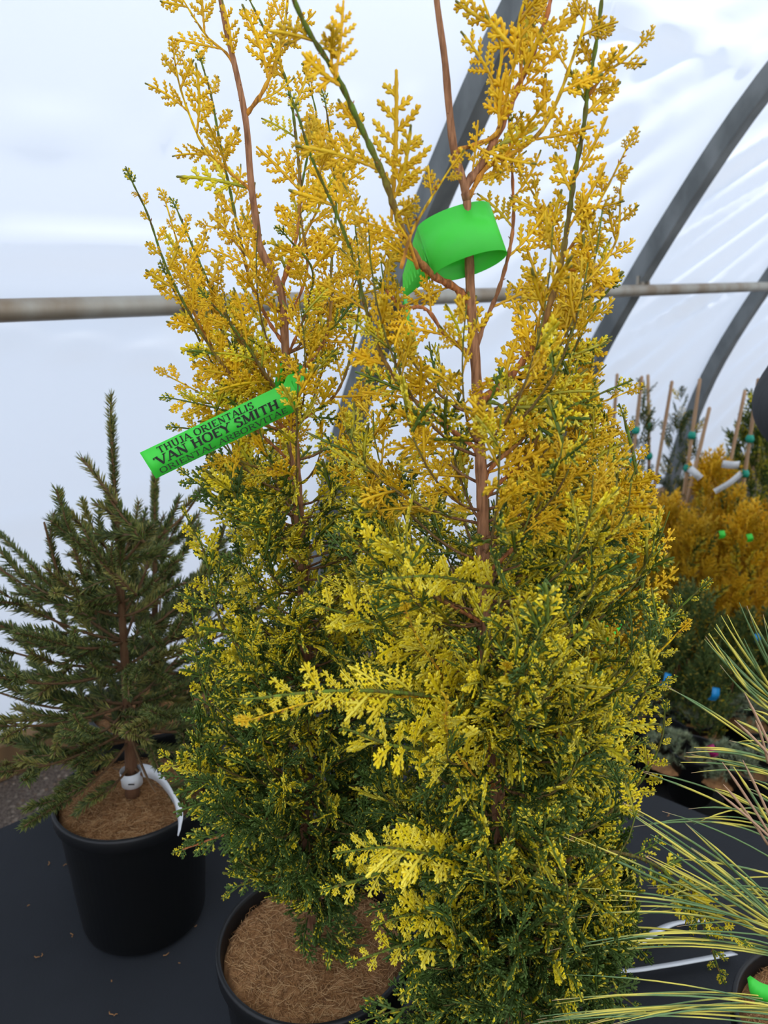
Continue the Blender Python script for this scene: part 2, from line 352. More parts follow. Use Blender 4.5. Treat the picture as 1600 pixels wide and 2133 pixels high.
# ------------------------------------------------------------------ scale-leaf sprays
GOLD = [np.array(srgb(*c)) for c in ((250, 206, 32), (242, 194, 30), (252, 214, 50))]
LEMON = [np.array(srgb(*c)) for c in ((254, 232, 36), (248, 222, 44), (254, 238, 88))]
GRN = [np.array(srgb(*c)) for c in ((100, 124, 44), (84, 110, 44), (118, 138, 54))]
DGR = [np.array(srgb(*c)) for c in ((86, 112, 44), (98, 124, 56), (72, 96, 38))]
OLV = np.array(srgb(124, 122, 50)); ORG = np.array(srgb(218, 150, 56)); BRN = np.array(srgb(172, 124, 90)); RBR = np.array(srgb(196, 124, 74))
def spray(seed, npair, rad, fam, lod):
    """One flat spray of length 1 along x in the xy plane."""
    g = np.random.default_rng(seed); mb = MB()
    sd = 4 if lod == 0 else 3; pick = lambda a: a[g.integers(len(a))] * g.uniform(.9, 1.08)
    def cols(k):
        if fam == 'bright': return (pick(LEMON), pick(LEMON)) if k else (pick(GRN) * .3 + pick(LEMON) * .7, pick(LEMON))
        if fam == 'gold': return (pick(GOLD), pick(GOLD)) if k else (ORG * .5 + pick(GOLD) * .5, pick(GOLD))
        if fam == 'lemon': return (pick(GRN) * .4 + pick(LEMON) * .6, pick(LEMON)) if k else (pick(GRN), pick(LEMON) * .6 + pick(GRN) * .4)
        if fam == 'mixed': return (pick(GRN), pick(LEMON) if g.random() < .62 else pick(GRN)) if k else (pick(GRN), pick(GRN))
        return (pick(DGR), pick(LEMON) * .8 if g.random() < .13 else pick(DGR)) if k else (pick(DGR), pick(DGR))
    bend = g.normal(0, .10)
    ax = lambda x: np.array([x, bend * x * x, .06 * x * x])
    n = 4 * npair + 5 if lod == 0 else npair * 2 + 2
    xs = np.linspace(0, 1, n); P = np.array([ax(x) for x in xs])
    R = rad * (.78 + .28 * np.sin(xs * 3.0)) * (1 + (.17 if lod == 0 else 0) * (-1) ** np.arange(n)); R[-1] *= .8
    c0, c1 = cols(0); C = np.array([c0 * max(0, 1 - 2.2 * x) + c1 * min(1, 2.2 * x) for x in xs])
    if fam not in ('green', 'bright') and g.random() < .5: C[-2:] = OLV
    tube(mb, P, R, sd + (lod == 0), C, .8, N0=(0, 0, 1))
    for i in range(2 * npair):
        x = .15 + .74 * (i + .4 * g.random()) / (2 * npair); side = 1 if i % 2 else -1
        Ln = (.36 * (1 - x) ** .8 + rad * 2.4) * g.uniform(.8, 1.15) * min(1, .6 + 1.8 * x)
        a0 = side * math.radians(g.uniform(46, 58)); curl = -side * g.uniform(.05, .35); p = ax(x); tilt = g.normal(0, .16)
        nl = max(1, int(Ln / (rad * 1.75))); m = max(3, nl + 1) if lod == 0 else 3
        u = np.linspace(0, 1, m); ang = a0 + curl * u; dx = np.cos(ang); dy = np.sin(ang)
        Q = p + np.stack([np.r_[0, np.cumsum(dx[1:])], np.r_[0, np.cumsum(dy[1:])], tilt * np.arange(m) * .8], 1) * (Ln / (m - 1))
        b0, b1 = cols(1); Cq = np.array([b0 * (1 - t) + b1 * t for t in np.clip(u * 2, 0, 1)])
        if fam != 'bright' and g.random() < .12: Cq[-1] = OLV
        r = rad * .92 * (1 - .12 * u) * (1 + (.15 if lod == 0 else 0) * (-1) ** np.arange(m)); r[0] *= .8; r[-1] *= .8
        tube(mb, Q, r, sd, Cq, .8, N0=(0, 0, 1))
        for k in range(nl):
            t = (k + .7) / (nl + 1.0); q = np.array([np.interp(t, u, Q[:, d]) for d in range(3)])
            s2 = 1 if k % 2 else -1; an = a0 + curl * t + s2 * g.uniform(.60, .85)
            ll = rad * (3.9 - 2.1 * t) * g.uniform(.8, 1.2) * (1.1 if s2 * side < 0 else .85)
            dr = np.array([math.cos(an), math.sin(an), tilt + g.normal(0, .10)]); lc = cols(1)[1]
            if lod == 0: tube(mb, [q, q + dr * ll * .5, q + dr * ll * .85], [rad * .62, rad * .86, rad * .62], 4, np.array([Cq[m // 2], lc, lc]), .8, N0=(0, 0, 1))
            else: tube(mb, [q, q + dr * ll * .75], [rad * .75, rad * .75], 3, lc, .8, N0=(0, 0, 1))
    return mb
FAMS = ('gold', 'lemon', 'mixed', 'green', 'bright'); SIZES = {'big': (5, .0165, .070), 'mid': (4, .0245, .045), 'small': (3, .046, .024)}
LIB = {}; ARR = {}
for fi, fam in enumerate(FAMS):
    for sname, (npair, rad, L0) in SIZES.items():
        for v in range(4):
            LIB[(fam, sname, v)] = spray(100 * fi + 10 * v + len(sname), npair, rad, fam, 0).mesh('spray_%s_%s_%d' % (fam, sname, v), M_leaf)
            m = spray(500 + 100 * fi + 10 * v + len(sname), npair, rad * 1.08, fam, 1)
            fa = []
            for q in m.f:
                fa += [q] if len(q) == 3 else [(q[0], q[1], q[2]), (q[0], q[2], q[3])]
            ARR[(fam, sname, v)] = (np.concatenate(m.v), np.array(fa, np.int64), np.concatenate(m.c))
def spray_key(L, fam): return (fam, 'big' if L > .054 else 'mid' if L > .030 else 'small', int(rng.integers(4)))
class Bulk:                                             # sprays past the countable ones, joined into one mesh
    def __init__(s): s.V = []; s.F = []; s.C = []; s.n = 0
    def add(s, key, M, L, tint=1.0):
        v, f, c = ARR[key]; s.V.append((v * L) @ M[:3, :3].T + M[:3, 3]); s.F.append(f + s.n); s.C.append(c * tint); s.n += len(v)
    def mesh(s, name, mt=None):
        V = np.concatenate(s.V).astype(np.float32); Fa = np.concatenate(s.F).astype(np.int32); Cc = np.concatenate(s.C).astype(np.float32)
        me = bpy.data.meshes.new(name); me.vertices.add(len(V)); me.vertices.foreach_set('co', V.ravel())
        me.loops.add(Fa.size); me.loops.foreach_set('vertex_index', Fa.ravel()); me.polygons.add(len(Fa))
        me.polygons.foreach_set('loop_start', np.arange(len(Fa), dtype=np.int32) * 3); me.polygons.foreach_set('use_smooth', np.ones(len(Fa), bool))
        a = me.color_attributes.new('Col', 'FLOAT_COLOR', 'POINT'); a.data.foreach_set('color', np.hstack([Cc, np.ones((len(Cc), 1), np.float32)]).ravel())
        me.materials.append(mt or M_leaf); me.update(calc_edges=True); me.validate(); return me

TRIS = {}
def spurs(mb, P, R, n, col):
    for _ in range(n):
        i = rng.integers(1, len(P) - 1); d = nrm(rng.normal(size=3)); t = nrm(P[i + 1] - P[i]); d = nrm(d - t * (d @ t) + t * .8)
        b = P[i] + d * R[i] * .6; tube(mb, [b, b + d * .0022], [.0006, .0002], 4, col)
def proj(P):
    x, y, z = P[0], P[1], P[2] - H; dep = y * CP - z * SP
    return 800 + F * x / dep, 1066.5 - F * (z * CP + y * SP) / dep
SL = ([-100, 100, 300, 370, 480, 600, 800, 1000, 1070, 1200, 1400, 1500, 1600, 1700, 1780, 1860, 1960, 2140], [340, 350, 350, 330, 335, 335, 350, 395, 390, 400, 405, 415, 350, 370, 385, 560, 600, 700])
SR = ([-100, 100, 300, 600, 800, 900, 1000, 1100, 1230, 1300, 1400, 1500, 1600, 1700, 1800, 1900, 2000, 2133], [1290, 1300, 1290, 1270, 1250, 1290, 1370, 1400, 1400, 1400, 1390, 1370, 1350, 1320, 1330, 1340, 1330, 1280])
KEEP = [(962, 485, 62, 62, -1), (420, 915, 150, 26, -20), (520, 1975, 100, 100, 0), (790, 60, 70, 75, 0), (905, 470, 18, 90, 0), (1150, 30, 0, 0, 0), (735, 1000, 0, 0, 0)]
def blocked(p, d, L, fill_):
    for w_ in (.35, .9):
        x, y = proj(p + nrm(d) * L * w_)
        if fill_ and not (np.interp(y, *SL) < x < np.interp(y, *SR)): return True
        for cx, cy, rx, ry, sl in KEEP:
            if rx and ((x - cx) / rx) ** 2 + ((y - cy - (-.46 * (x - cx) if sl == -20 else 0)) / ry) ** 2 < 1: return True
    return False
class Tree:
    def __init__(s, root, base, T=None): s.root = root; s.base = np.array(base, float); s.bulk = Bulk(); s.tw = MB(); s.count = 0; s.queue = []
    def loc(s, P): return np.asarray(P, float) - s.base
    def stem(s, P, R, C, name='branch', spur=0, parent=None):
        mb = MB(); Q = s.loc(P); tube(mb, Q, R, 9 if R[0] > .0022 else 6, C); spurs(mb, Q, R, spur, np.asarray(C)[0] if np.asarray(C).ndim == 2 else C)
        return link(name, mb.mesh(name, M_bark), parent or s.root)
    def put(s, p, d, nz, L, fam, parent=None, pri=0):
        if not blocked(p, d, L, parent is None and pri < 5): s.queue.append((pri, p, d, nz, L, fam, parent))
    def flush(s, limit=300, tint=1.0):
        q = sorted(s.queue, key=lambda e: -e[0])
        for i, (pri, p, d, nz, L, fam, parent) in enumerate(q):
            M = frame_matrix(s.loc(p), d, nz); key = spray_key(L, fam)
            if i < limit:
                link('spray', LIB[key], parent or s.root, Matrix(M.tolist()) @ Matrix.Scale(L, 4))
            else: s.bulk.add(key, M, L, rng.uniform(.85, 1.1) * tint)
        if s.bulk.V:
            o = link('inner_foliage', s.bulk.mesh('inner_foliage'), s.root); o['kind'] = 'stuff'
        if s.tw.v:
            o = link('twigs', s.tw.mesh('twigs', M_bark), s.root); o['kind'] = 'stuff'
def fam_pick(h):
    """h: 0 at the soil, 1 at the top of the plant"""
    r = rng.random()
    if h > .62: return 'gold' if r < .95 else 'lemon'
    if h > .50: return 'gold' if r < .62 else 'lemon' if r < .86 else 'mixed'
    if h > .33: return 'lemon' if r < .34 else 'mixed' if r < .84 else 'green'
    if h > .20: return 'lemon' if r < .14 else 'mixed' if r < .55 else 'green'
    return 'mixed' if r < .22 else 'green'
def hfrac(z): return (z - TZ - PH) / 1.0
VIEW = lambda p: nrm(np.array([0, 0, H]) - np.asarray(p))
def leader(tr, pts, Y0, Y1, r0=.0016, L=.045, kind='green', gap=.016, fam=None, jit=.5, start=.12, tip=.2, pri=1.0, rev=False):
    """A traced shoot: pixel path from its base to its tip, at depth Y0 .. Y1, with sprays to both sides."""
    n = len(pts); P = np.array([at(x, y, Y0 + (Y1 - Y0) * i / (n - 1)) for i, (x, y) in enumerate(pts)])
    if hasattr(tr, 'T'):
        dd = np.linalg.norm(tr.T - P[0], axis=1); j = int(np.argmin(dd))
        if .002 < dd[j] < .035: P = np.vstack([tr.T[max(j - 1, 0)], P])
    total = np.linalg.norm(np.diff(P, axis=0), axis=1).sum(); k = max(12, int(total / .0035)); P = smooth_path(P, k)
    u = np.linspace(0, 1, k); R = r0 * (1 - .55 * u) * (1 + .22 * np.sin(np.arange(k) * 2.1)); R[-1] *= .6
    cb = {'brown': (BRN, RBR), 'green': (RBR if pts[0][1] < 1500 else BRN, GRN[0]), 'gold': (ORG, GOLD[0]), 'allgreen': (GRN[2] * 1.1, GRN[0] * 1.2)}[kind]
    C = np.array([cb[0] * (1 - min(1, max(0, t * 2.2 - .3))) + cb[1] * min(1, max(0, t * 2.2 - .3)) for t in u])
    C = C * rng.uniform(.82, 1.15, (k, 1)); br = tr.stem(P, R, C, 'branch', spur=int(total / .009))
    T, _, _ = frames(P); s_ = start * total; side = 1 if rng.random() < .5 else -1; d = np.linspace(0, total, k)
    while s_ < total * .985:
        i = min(int(s_ / total * (k - 1)), k - 2); p = P[i]; t = T[i]; v = VIEW(p); x = s_ / total
        nz = nrm(v + np.cross(v, t) * rng.normal(0, jit) + t * rng.normal(0, .15)); nz = nrm(nz - t * (nz @ t))
        lat = np.cross(nz, t) * side
        LL = L * 1.12 * (min(1, 1.55 * (1 - x) ** .8 + tip)) * rng.uniform(.65, 1.12)
        a = math.radians(rng.uniform(30, 48)); dr = t * math.cos(a) + lat * math.sin(a)
        f = fam or fam_pick(hfrac(p[2])); tr.put(p, dr, nz, LL, f, br, pri + LL * 10)
        side = -side; s_ += gap * rng.uniform(.6, 1.2) * (1 if LL > .03 else .7) * (1.45 if hfrac(p[2]) > .6 else 1.1)
    tr.put(P[-2], T[-1], nrm(VIEW(P[-1]) + rng.normal(size=3) * .3), max(.014, L * .35), 'mixed' if kind != 'gold' else 'gold', br, pri)
    return br
def fill(tr, trunkP, zlo, zhi, n, Rfun, Lr=(.028, .052), front=1.0, elev=(.75, 1.25), famf=None, azr=(0, 2 * math.pi)):
    """Ascending side shoots round the trunk with sprays, filling the crown."""
    for i in range(n):
        z = zlo + (zhi - zlo) * rng.random(); j = np.argmin(abs(trunkP[:, 2] - z)); p0 = trunkP[j]
        az = rng.uniform(*azr); out = np.array([math.cos(az), math.sin(az), 0]); Rm = Rfun(z, out) * rng.uniform(.55, 1.05)
        el = rng.uniform(*elev); k = 9; u = np.linspace(0, 1, k)
        for _ in range(6):
            tx, ty = proj(p0 + out * Rm + np.array([0, 0, Rm * el]))
            if not (np.interp(ty, *SL) < tx < np.interp(ty, *SR)): Rm *= .75
        P = p0 + out * (Rm * np.sin(u * math.pi / 2) ** .9)[:, None] + np.array([0, 0, 1]) * (Rm * el * u ** 1.4)[:, None] + np.cross(out, [0, 0, 1]) * (rng.normal(0, .15) * Rm * u ** 2)[:, None]
        hh = hfrac(z); c = BRN * .8 if rng.random() < .5 else GRN[0]
        tube(tr.tw, tr.loc(P), .0011 * (1 - .6 * u), 4, np.array([BRN * .8 * (1 - t) + GRN[0] * t for t in u]))
        T, _, _ = frames(P); m = max(4, int(Rm * 1.5 / .011)); side = 1
        for q in range(m):
            x = .08 + .92 * (q + rng.random() * .6) / m; i2 = min(int(x * (k - 1)), k - 2); fr = x * (k - 1) - i2; p = P[i2] * (1 - fr) + P[min(i2 + 1, k - 1)] * fr; t = T[i2]
            nz = rng.normal(size=3) + VIEW(p) * .9; nz = nrm(nz - t * (nz @ t)); lat = np.cross(nz, t) * side; a = rng.uniform(.4, .8)
            LL = rng.uniform(*Lr) * (1 - .35 * x); f = famf(hfrac(p[2])) if famf else fam_pick(hfrac(p[2]))
            tr.put(p, t * math.cos(a) + lat * math.sin(a), nz, LL, f, None, .2 + .5 * (VIEW(p0) @ out) * x * front); side = -side

def trunk_path(px, Y, k, lean=0):
    P = np.array([at(x, y, Y + lean * i / len(px)) for i, (x, y) in enumerate(px)]); return smooth_path(P, k)

# --- left golden arborvitae (pot A)
pa = atz(655, 1955, TZ + PH); YA = pa[1]
rootA = potted('potted_arborvitae', 'tall golden arborvitae in a black pot carrying the printed green label', 'potted tree', pa[0], pa[1], TZ, 'tall golden arborvitae')
trA = Tree(rootA, (pa[0], pa[1], TZ))
TA = trunk_path([(655, 1962), (650, 1850), (640, 1700), (640, 1500), (635, 1300), (628, 1150), (618, 1000), (610, 880), (597, 760), (592, 680), (583, 600), (562, 555), (541, 515), (535, 470), (524, 390), (512, 250), (490, 140), (473, 70), (460, 0), (448, -70)], YA, 90)
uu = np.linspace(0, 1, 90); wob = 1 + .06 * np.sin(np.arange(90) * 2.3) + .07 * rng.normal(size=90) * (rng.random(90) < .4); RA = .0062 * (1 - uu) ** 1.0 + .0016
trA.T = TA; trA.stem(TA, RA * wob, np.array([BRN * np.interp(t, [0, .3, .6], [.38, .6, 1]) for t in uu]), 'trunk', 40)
LA = [([(525, 405), (480, 360), (425, 305), (395, 240), (370, 160), (362, 112)], 0, -.02, .0014, .042, 'gold', .013),
      ([(475, 115), (435, 80), (400, 30), (370, -20)], 0, -.01, .0012, .034, 'gold', .013),
      ([(512, 240), (545, 195), (578, 115), (593, 50), (602, -30)], 0, .0, .0018, .040, 'gold', .015),
      ([(600, 900), (530, 830), (480, 780), (430, 710), (385, 635), (340, 540), (305, 440), (275, 378)], 0, -.06, .0016, .026, 'green', .013),
      ([(605, 860), (540, 760), (490, 690), (440, 600), (400, 510), (368, 435)], 0, .02, .0018, .030, 'green', .013),
      ([(440, 720), (400, 640), (385, 560), (365, 490), (345, 420)], -.02, -.03, .0012, .020, 'gold', .011),
      ([(595, 730), (560, 670), (520, 580), (497, 480), (480, 400), (455, 280), (440, 200), (420, 130)], 0, .03, .0017, .038, 'green', .013),
      ([(590, 590), (612, 520), (625, 400), (617, 290), (600, 180), (560, 80), (520, 0)], 0, .04, .0018, .040, 'green', .014),
      ([(610, 650), (640, 560), (625, 430), (640, 330), (660, 260), (640, 160)], 0, .03, .0014, .032, 'green', .014),
      ([(600, 960), (520, 880), (450, 770), (385, 650), (345, 570)], 0, -.03, .0015, .035, 'green', .013),
      ([(608, 850), (560, 790), (500, 700), (430, 620)], 0, -.05, .0015, .040, 'green', .013),
      ([(610, 920), (540, 880), (450, 850), (360, 830)], 0, -.03, .0013, .030, 'green', .013),
      ([(605, 1000), (500, 960), (430, 900), (372, 890)], 0, -.02, .0013, .028, 'green', .013),
      ([(560, 1080), (500, 960), (430, 830), (345, 780)], 0, -.01, .0013, .034, 'gold', .013),
      ([(600, 740), (640, 640), (650, 560), (595, 490)], 0, -.04, .0014, .034, 'green', .014),
      ([(628, 1200), (560, 1120), (470, 1050), (390, 990)], 0, -.03, .0013, .036, 'green', .012),
      ([(632, 1440), (560, 1390), (480, 1330), (445, 1250), (425, 1150), (388, 1075)], 0, -.04, .0015, .036, 'green', .012),
      ([(635, 1560), (560, 1500), (480, 1420), (420, 1350), (395, 1240)], 0, -.02, .0014, .036, 'green', .012),
      ([(640, 1640), (560, 1590), (470, 1520), (425, 1440), (405, 1350)], 0, -.03, .0014, .036, 'green', .012),
      ([(645, 1700), (560, 1690), (450, 1650), (345, 1575)], 0, -.05, .0015, .040, 'green', .012),
      ([(645, 1730), (540, 1720), (450, 1745), (380, 1770)], 0, -.04, .0018, .036, 'brown', .012),
      ([(650, 1790), (580, 1800), (520, 1830), (480, 1860)], 0, -.02, .0013, .030, 'green', .012),
      ([(610, 800), (680, 700), (690, 560), (700, 420), (690, 300), (678, 215)], 0, .02, .0016, .036, 'green', .014),
      ([(615, 900), (700, 820), (740, 700), (750, 580), (740, 470)], 0, .03, .0016, .040, 'green', .014),
      ([(570, 640), (520, 540), (470, 480), (430, 470)], 0, .02, .0013, .030, 'gold', .013),
      ([(596, 560), (640, 480), (680, 400), (720, 320), (745, 260)], 0.02, .05, .0013, .034, 'gold', .013)]
for (pts, a, b, r0, L, kd, gp) in LA:
    low = pts[0][1] > 1500
    leader(trA, pts, YA + a, YA + b, r0, L, kd, gp, fam=None)
def RfA(z, out):
    h = hfrac(z); r = np.interp(h, [-.02, .05, .15, .3, .5, .7, .9], [.02, .055, .105, .085, .08, .085, .05]); return r
fill(trA, TA, TZ + PH + .00, TZ + PH + .05, 12, lambda z, o: .035, elev=(-.6, .2))
fill(trA, TA, TZ + PH + .05, TZ + PH + .20, 64, RfA, elev=(.0, .9))
fill(trA, TA, TZ + PH + .12, TZ + PH + .46, 120, RfA)
fill(trA, TA, TZ + PH + .44, TZ + PH + .60, 20, RfA, elev=(1.1, 1.9))
fill(trA, TA, TZ + PH + .06, TZ + PH + .42, 34, lambda z, o: .05, azr=(-2.3, -.9))
trA.flush()

# --- right golden arborvitae (pot B, nearest)
pb = atz(1045, 2215, TZ + PH); YB = pb[1]
rootB = potted('potted_arborvitae', 'nearest tall golden arborvitae, a curled green label looped round its upper trunk', 'potted tree', pb[0], pb[1], TZ, 'tall golden arborvitae')
trB = Tree(rootB, (pb[0], pb[1], TZ))
TB = trunk_path([(1075, 2235), (1085, 2080), (1070, 1950), (1050, 1800), (1035, 1650), (1020, 1500), (1012, 1350), (1008, 1200), (1005, 1050), (998, 900), (990, 750), (982, 650), (978, 560), (976, 480), (970, 400), (947, 320), (936, 230), (926, 120), (912, 20), (903, -60)], YB, 90)
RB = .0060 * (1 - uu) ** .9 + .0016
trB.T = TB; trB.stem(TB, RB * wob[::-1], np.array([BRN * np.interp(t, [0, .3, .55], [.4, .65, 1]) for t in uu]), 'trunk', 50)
LB = [([(970, 400), (1008, 335), (1045, 262), (1080, 180), (1110, 110), (1140, 30), (1155, -50)], 0, .01, .0026, .036, 'brown', .014, None),
      ([(1018, 345), (1075, 315), (1130, 270), (1165, 200), (1190, 130), (1215, 60), (1225, -20)], 0, -.01, .0018, .036, 'gold', .013, None),
      ([(1040, 270), (1035, 180), (1045, 100), (1020, 40), (1000, -20)], 0, -.01, .0016, .036, 'gold', .012, None),
      ([(1085, 180), (1085, 110), (1080, 50), (1100, -20)], 0, -.01, .0014, .030, 'gold', .012, None),
      ([(1010, 830), (1062, 785), (1110, 720), (1150, 620), (1172, 530), (1185, 450), (1196, 370), (1215, 270), (1226, 180), (1242, 90), (1256, -20)], 0, 0, .0024, .036, 'green', .013, None),
      ([(1170, 540), (1220, 470), (1265, 390), (1310, 300)], 0, -.01, .0012, .020, 'gold', .012, None),
      ([(1170, 560), (1240, 560), (1275, 520), (1295, 380)], 0, .01, .0012, .018, 'gold', .011, None),
      ([(1225, 200), (1265, 150), (1300, 125), (1335, 92)], 0, -.01, .0012, .016, 'gold', .011, None),
      ([(1000, 700), (1040, 600), (1068, 480), (1068, 380), (1060, 250)], 0, .03, .0017, .036, 'brown', .014, None),
      ([(1085, 760), (1130, 640), (1165, 540), (1120, 420), (1085, 360)], 0, .02, .0012, .036, 'gold', .014, None),
      ([(960, 610), (905, 575), (870, 540), (835, 470), (800, 370), (745, 250), (700, 155), (640, 60), (595, -40)], 0, -.07, .0026, .040, 'green', .019, None),
      ([(835, 560), (860, 480), (900, 410), (942, 345)], -.05, -.05, .0012, .022, 'gold', .012, None),
      ([(870, 560), (850, 500), (825, 450), (850, 430)], -.04, -.06, .0012, .030, 'gold', .010, None),
      ([(985, 930), (930, 890), (870, 840), (800, 750), (765, 650), (730, 520), (690, 420), (650, 330), (618, 230)], 0, -.02, .0018, .034, 'green', .014, None),
      ([(985, 740), (930, 700), (880, 640), (840, 640), (800, 600)], 0, -.02, .0018, .036, 'brown', .013, None),
      ([(1015, 840), (1090, 870), (1190, 845), (1285, 805)], 0, -.02, .0015, .022, 'allgreen', .013, 'mixed'),
      ([(1110, 870), (1200, 850), (1260, 835), (1310, 815)], 0, -.01, .0010, .014, 'gold', .014, 'gold'),
      ([(1008, 1050), (1090, 960), (1150, 850), (1200, 720), (1240, 640), (1275, 595)], 0, .0, .0016, .036, 'green', .013, None),
      ([(1010, 1000), (1100, 900), (1160, 780), (1190, 690), (1215, 620)], 0, .03, .0016, .040, 'green', .013, None),
      ([(1010, 1200), (1110, 1100), (1190, 1010), (1235, 920), (1225, 840)], 0, .02, .0016, .040, 'green', .013, None),
      ([(1130, 1640), (1190, 1470), (1250, 1380), (1320, 1270), (1345, 1180), (1335, 1060), (1320, 950), (1300, 870)], .0, .02, .0024, .032, 'green', .013, 'gold'),
      ([(1150, 1280), (1210, 1180), (1260, 1090), (1285, 1000), (1272, 900), (1262, 875)], .01, .03, .0016, .032, 'green', .013, 'gold'),
      ([(1200, 1460), (1290, 1390), (1370, 1310), (1460, 1225)], 0, -.02, .0013, .020, 'allgreen', .013, 'mixed'),
      ([(1230, 1420), (1310, 1400), (1370, 1360), (1420, 1310)], .02, .02, .0013, .020, 'gold', .012, 'lemon'),
      ([(1190, 1500), (1270, 1470), (1330, 1440), (1385, 1420)], .02, .01, .0013, .028, 'green', .012, 'lemon'),
      ([(1060, 1780), (1160, 1760), (1260, 1700), (1340, 1620), (1380, 1530), (1385, 1480)], 0, 0, .0016, .024, 'green', .013, 'lemon'),
      ([(1060, 1700), (1160, 1640), (1260, 1580), (1330, 1550)], 0, .02, .0014, .036, 'green', .013, 'mixed'),
      ([(1025, 1500), (990, 1470), (930, 1455), (800, 1440), (680, 1440), (530, 1455)], 0, -.13, .0019, .030, 'allgreen', .012, 'bright'),
      ([(1000, 1500), (900, 1455), (760, 1455), (640, 1465), (520, 1500)], -.02, -.15, .0010, .016, 'gold', .009, 'bright'),
      ([(950, 1460), (910, 1390), (870, 1330), (845, 1270)], -.03, -.10, .0010, .020, 'gold', .009, 'bright'),
      ([(1020, 1560), (930, 1560), (830, 1555), (725, 1520)], 0, -.13, .0017, .030, 'allgreen', .012, 'bright'),
      ([(1020, 1640), (960, 1580), (930, 1520), (930, 1460)], -.02, -.12, .0012, .030, 'gold', .010, 'bright'),
      ([(1020, 1560), (1030, 1500), (1050, 1440), (1055, 1390)], -.03, -.10, .0012, .022, 'gold', .010, 'bright'),
      ([(1140, 1840), (1060, 1790), (960, 1780), (860, 1790), (770, 1825), (690, 1850)], 0, -.10, .0020, .034, 'allgreen', .012, 'bright'),
      ([(1000, 1790), (900, 1780), (800, 1765), (715, 1775)], -.04, -.11, .0012, .026, 'allgreen', .010, 'bright'),
      ([(1080, 2020), (980, 1950), (870, 1960), (745, 2000)], 0, -.09, .0018, .032, 'allgreen', .012, 'bright'),
      ([(1040, 1930), (940, 1900), (850, 1905), (790, 1925)], -.02, -.09, .0014, .028, 'allgreen', .012, 'bright'),
      ([(1050, 1250), (980, 1215), (900, 1200), (815, 1205)], 0, -.12, .0014, .022, 'allgreen', .010, 'bright'),
      ([(1010, 1400), (900, 1370), (780, 1300), (660, 1260)], 0, -.06, .0015, .036, 'green', .012, 'bright'),
      ([(1010, 1300), (900, 1240), (800, 1180), (720, 1110)], 0, -.04, .0015, .036, 'green', .012, 'bright'),
      ([(1100, 1850), (1230, 1775), (1340, 1790), (1420, 1850), (1470, 1940), (1500, 2030)], 0, -.02, .0018, .030, 'green', .013, 'mixed'),
      ([(1380, 1810), (1440, 1880), (1500, 1930), (1545, 1960)], -.02, -.03, .0012, .022, 'allgreen', .011, 'bright'),
      ([(1080, 1950), (1180, 1930), (1280, 1950), (1370, 1960)], 0, -.01, .0014, .032, 'green', .013, 'green'),
      ([(1080, 2060), (1180, 2040), (1270, 2060), (1330, 2100)], 0, -.02, .0014, .032, 'green', .013, 'green'),
      ([(1085, 2100), (960, 2080), (840, 2100), (750, 2130)], 0, -.05, .0014, .036, 'green', .012, 'green')]
for (pts, a, b, r0, L, kd, gp, fm) in LB:
    leader(trB, pts, YB + a, YB + b, r0, L, kd, gp, fam=fm, pri=1.4)
# the one big upright spray against the white wall
def lone(tr, x0, y0, x1, y1, Y, fam='gold', jit=.15):
    p = at(x0, y0, Y); q = at(x1, y1, Y); tr.put(p, q - p, nrm(VIEW(p) + rng.normal(size=3) * jit), np.linalg.norm(q - p), fam, None, 5)
for a in [(815, 460, 842, 152, YB - .03), (700, 160, 722, 5, YB - .06), (760, 280, 700, 215, YB - .02), (1060, 350, 1005, 385, YB), (1215, 620, 1290, 560, YB), (690, 330, 642, 250, YB), (1060, 1790, 1110, 1735, YB - .03, 'lemon')]: lone(trB, *a)
def RfB(z, out):
    h = hfrac(z); r = np.interp(h, [-.02, .05, .15, .3, .45, .6, .9], [.06, .10, .105, .10, .095, .085, .05]); return r * (1.0 + .25 * max(0, out[0]))
fill(trB, TB, TZ + PH + .02, TZ + PH + .20, 85, RfB, elev=(.0, .8))
fill(trB, TB, TZ + PH + .12, TZ + PH + .50, 150, RfB)
fill(trB, TB, TZ + PH + .46, TZ + PH + .58, 16, RfB, elev=(1.1, 1.9))
fill(trB, TB, TZ + PH + .06, TZ + PH + .36, 26, lambda z, o: .05, azr=(-2.3, -.9))
trB.flush()

# --- third arborvitae behind, hidden but for its outer shoots and pot
pc = atz(1105, 1850, TZ + PH); YC = pc[1]
rootC = potted('potted_arborvitae', 'shorter arborvitae behind the nearest one, white and blue tag at its foot', 'potted tree', pc[0], pc[1], TZ, None, False)
trC = Tree(rootC, (pc[0], pc[1], TZ))
TC = np.array([[pc[0] + .004 * math.sin(i), pc[1], TZ + PH - .01 + .50 * i / 39] for i in range(40)])
trC.stem(TC, np.linspace(.0055, .0016, 40), BRN, 'trunk')
fill(trC, TC, TZ + PH + .04, TZ + PH + .42, 70, lambda z, o: np.interp(hfrac(z), [0, .2, .45], [.08, .10, .06]))
trC.flush(150)

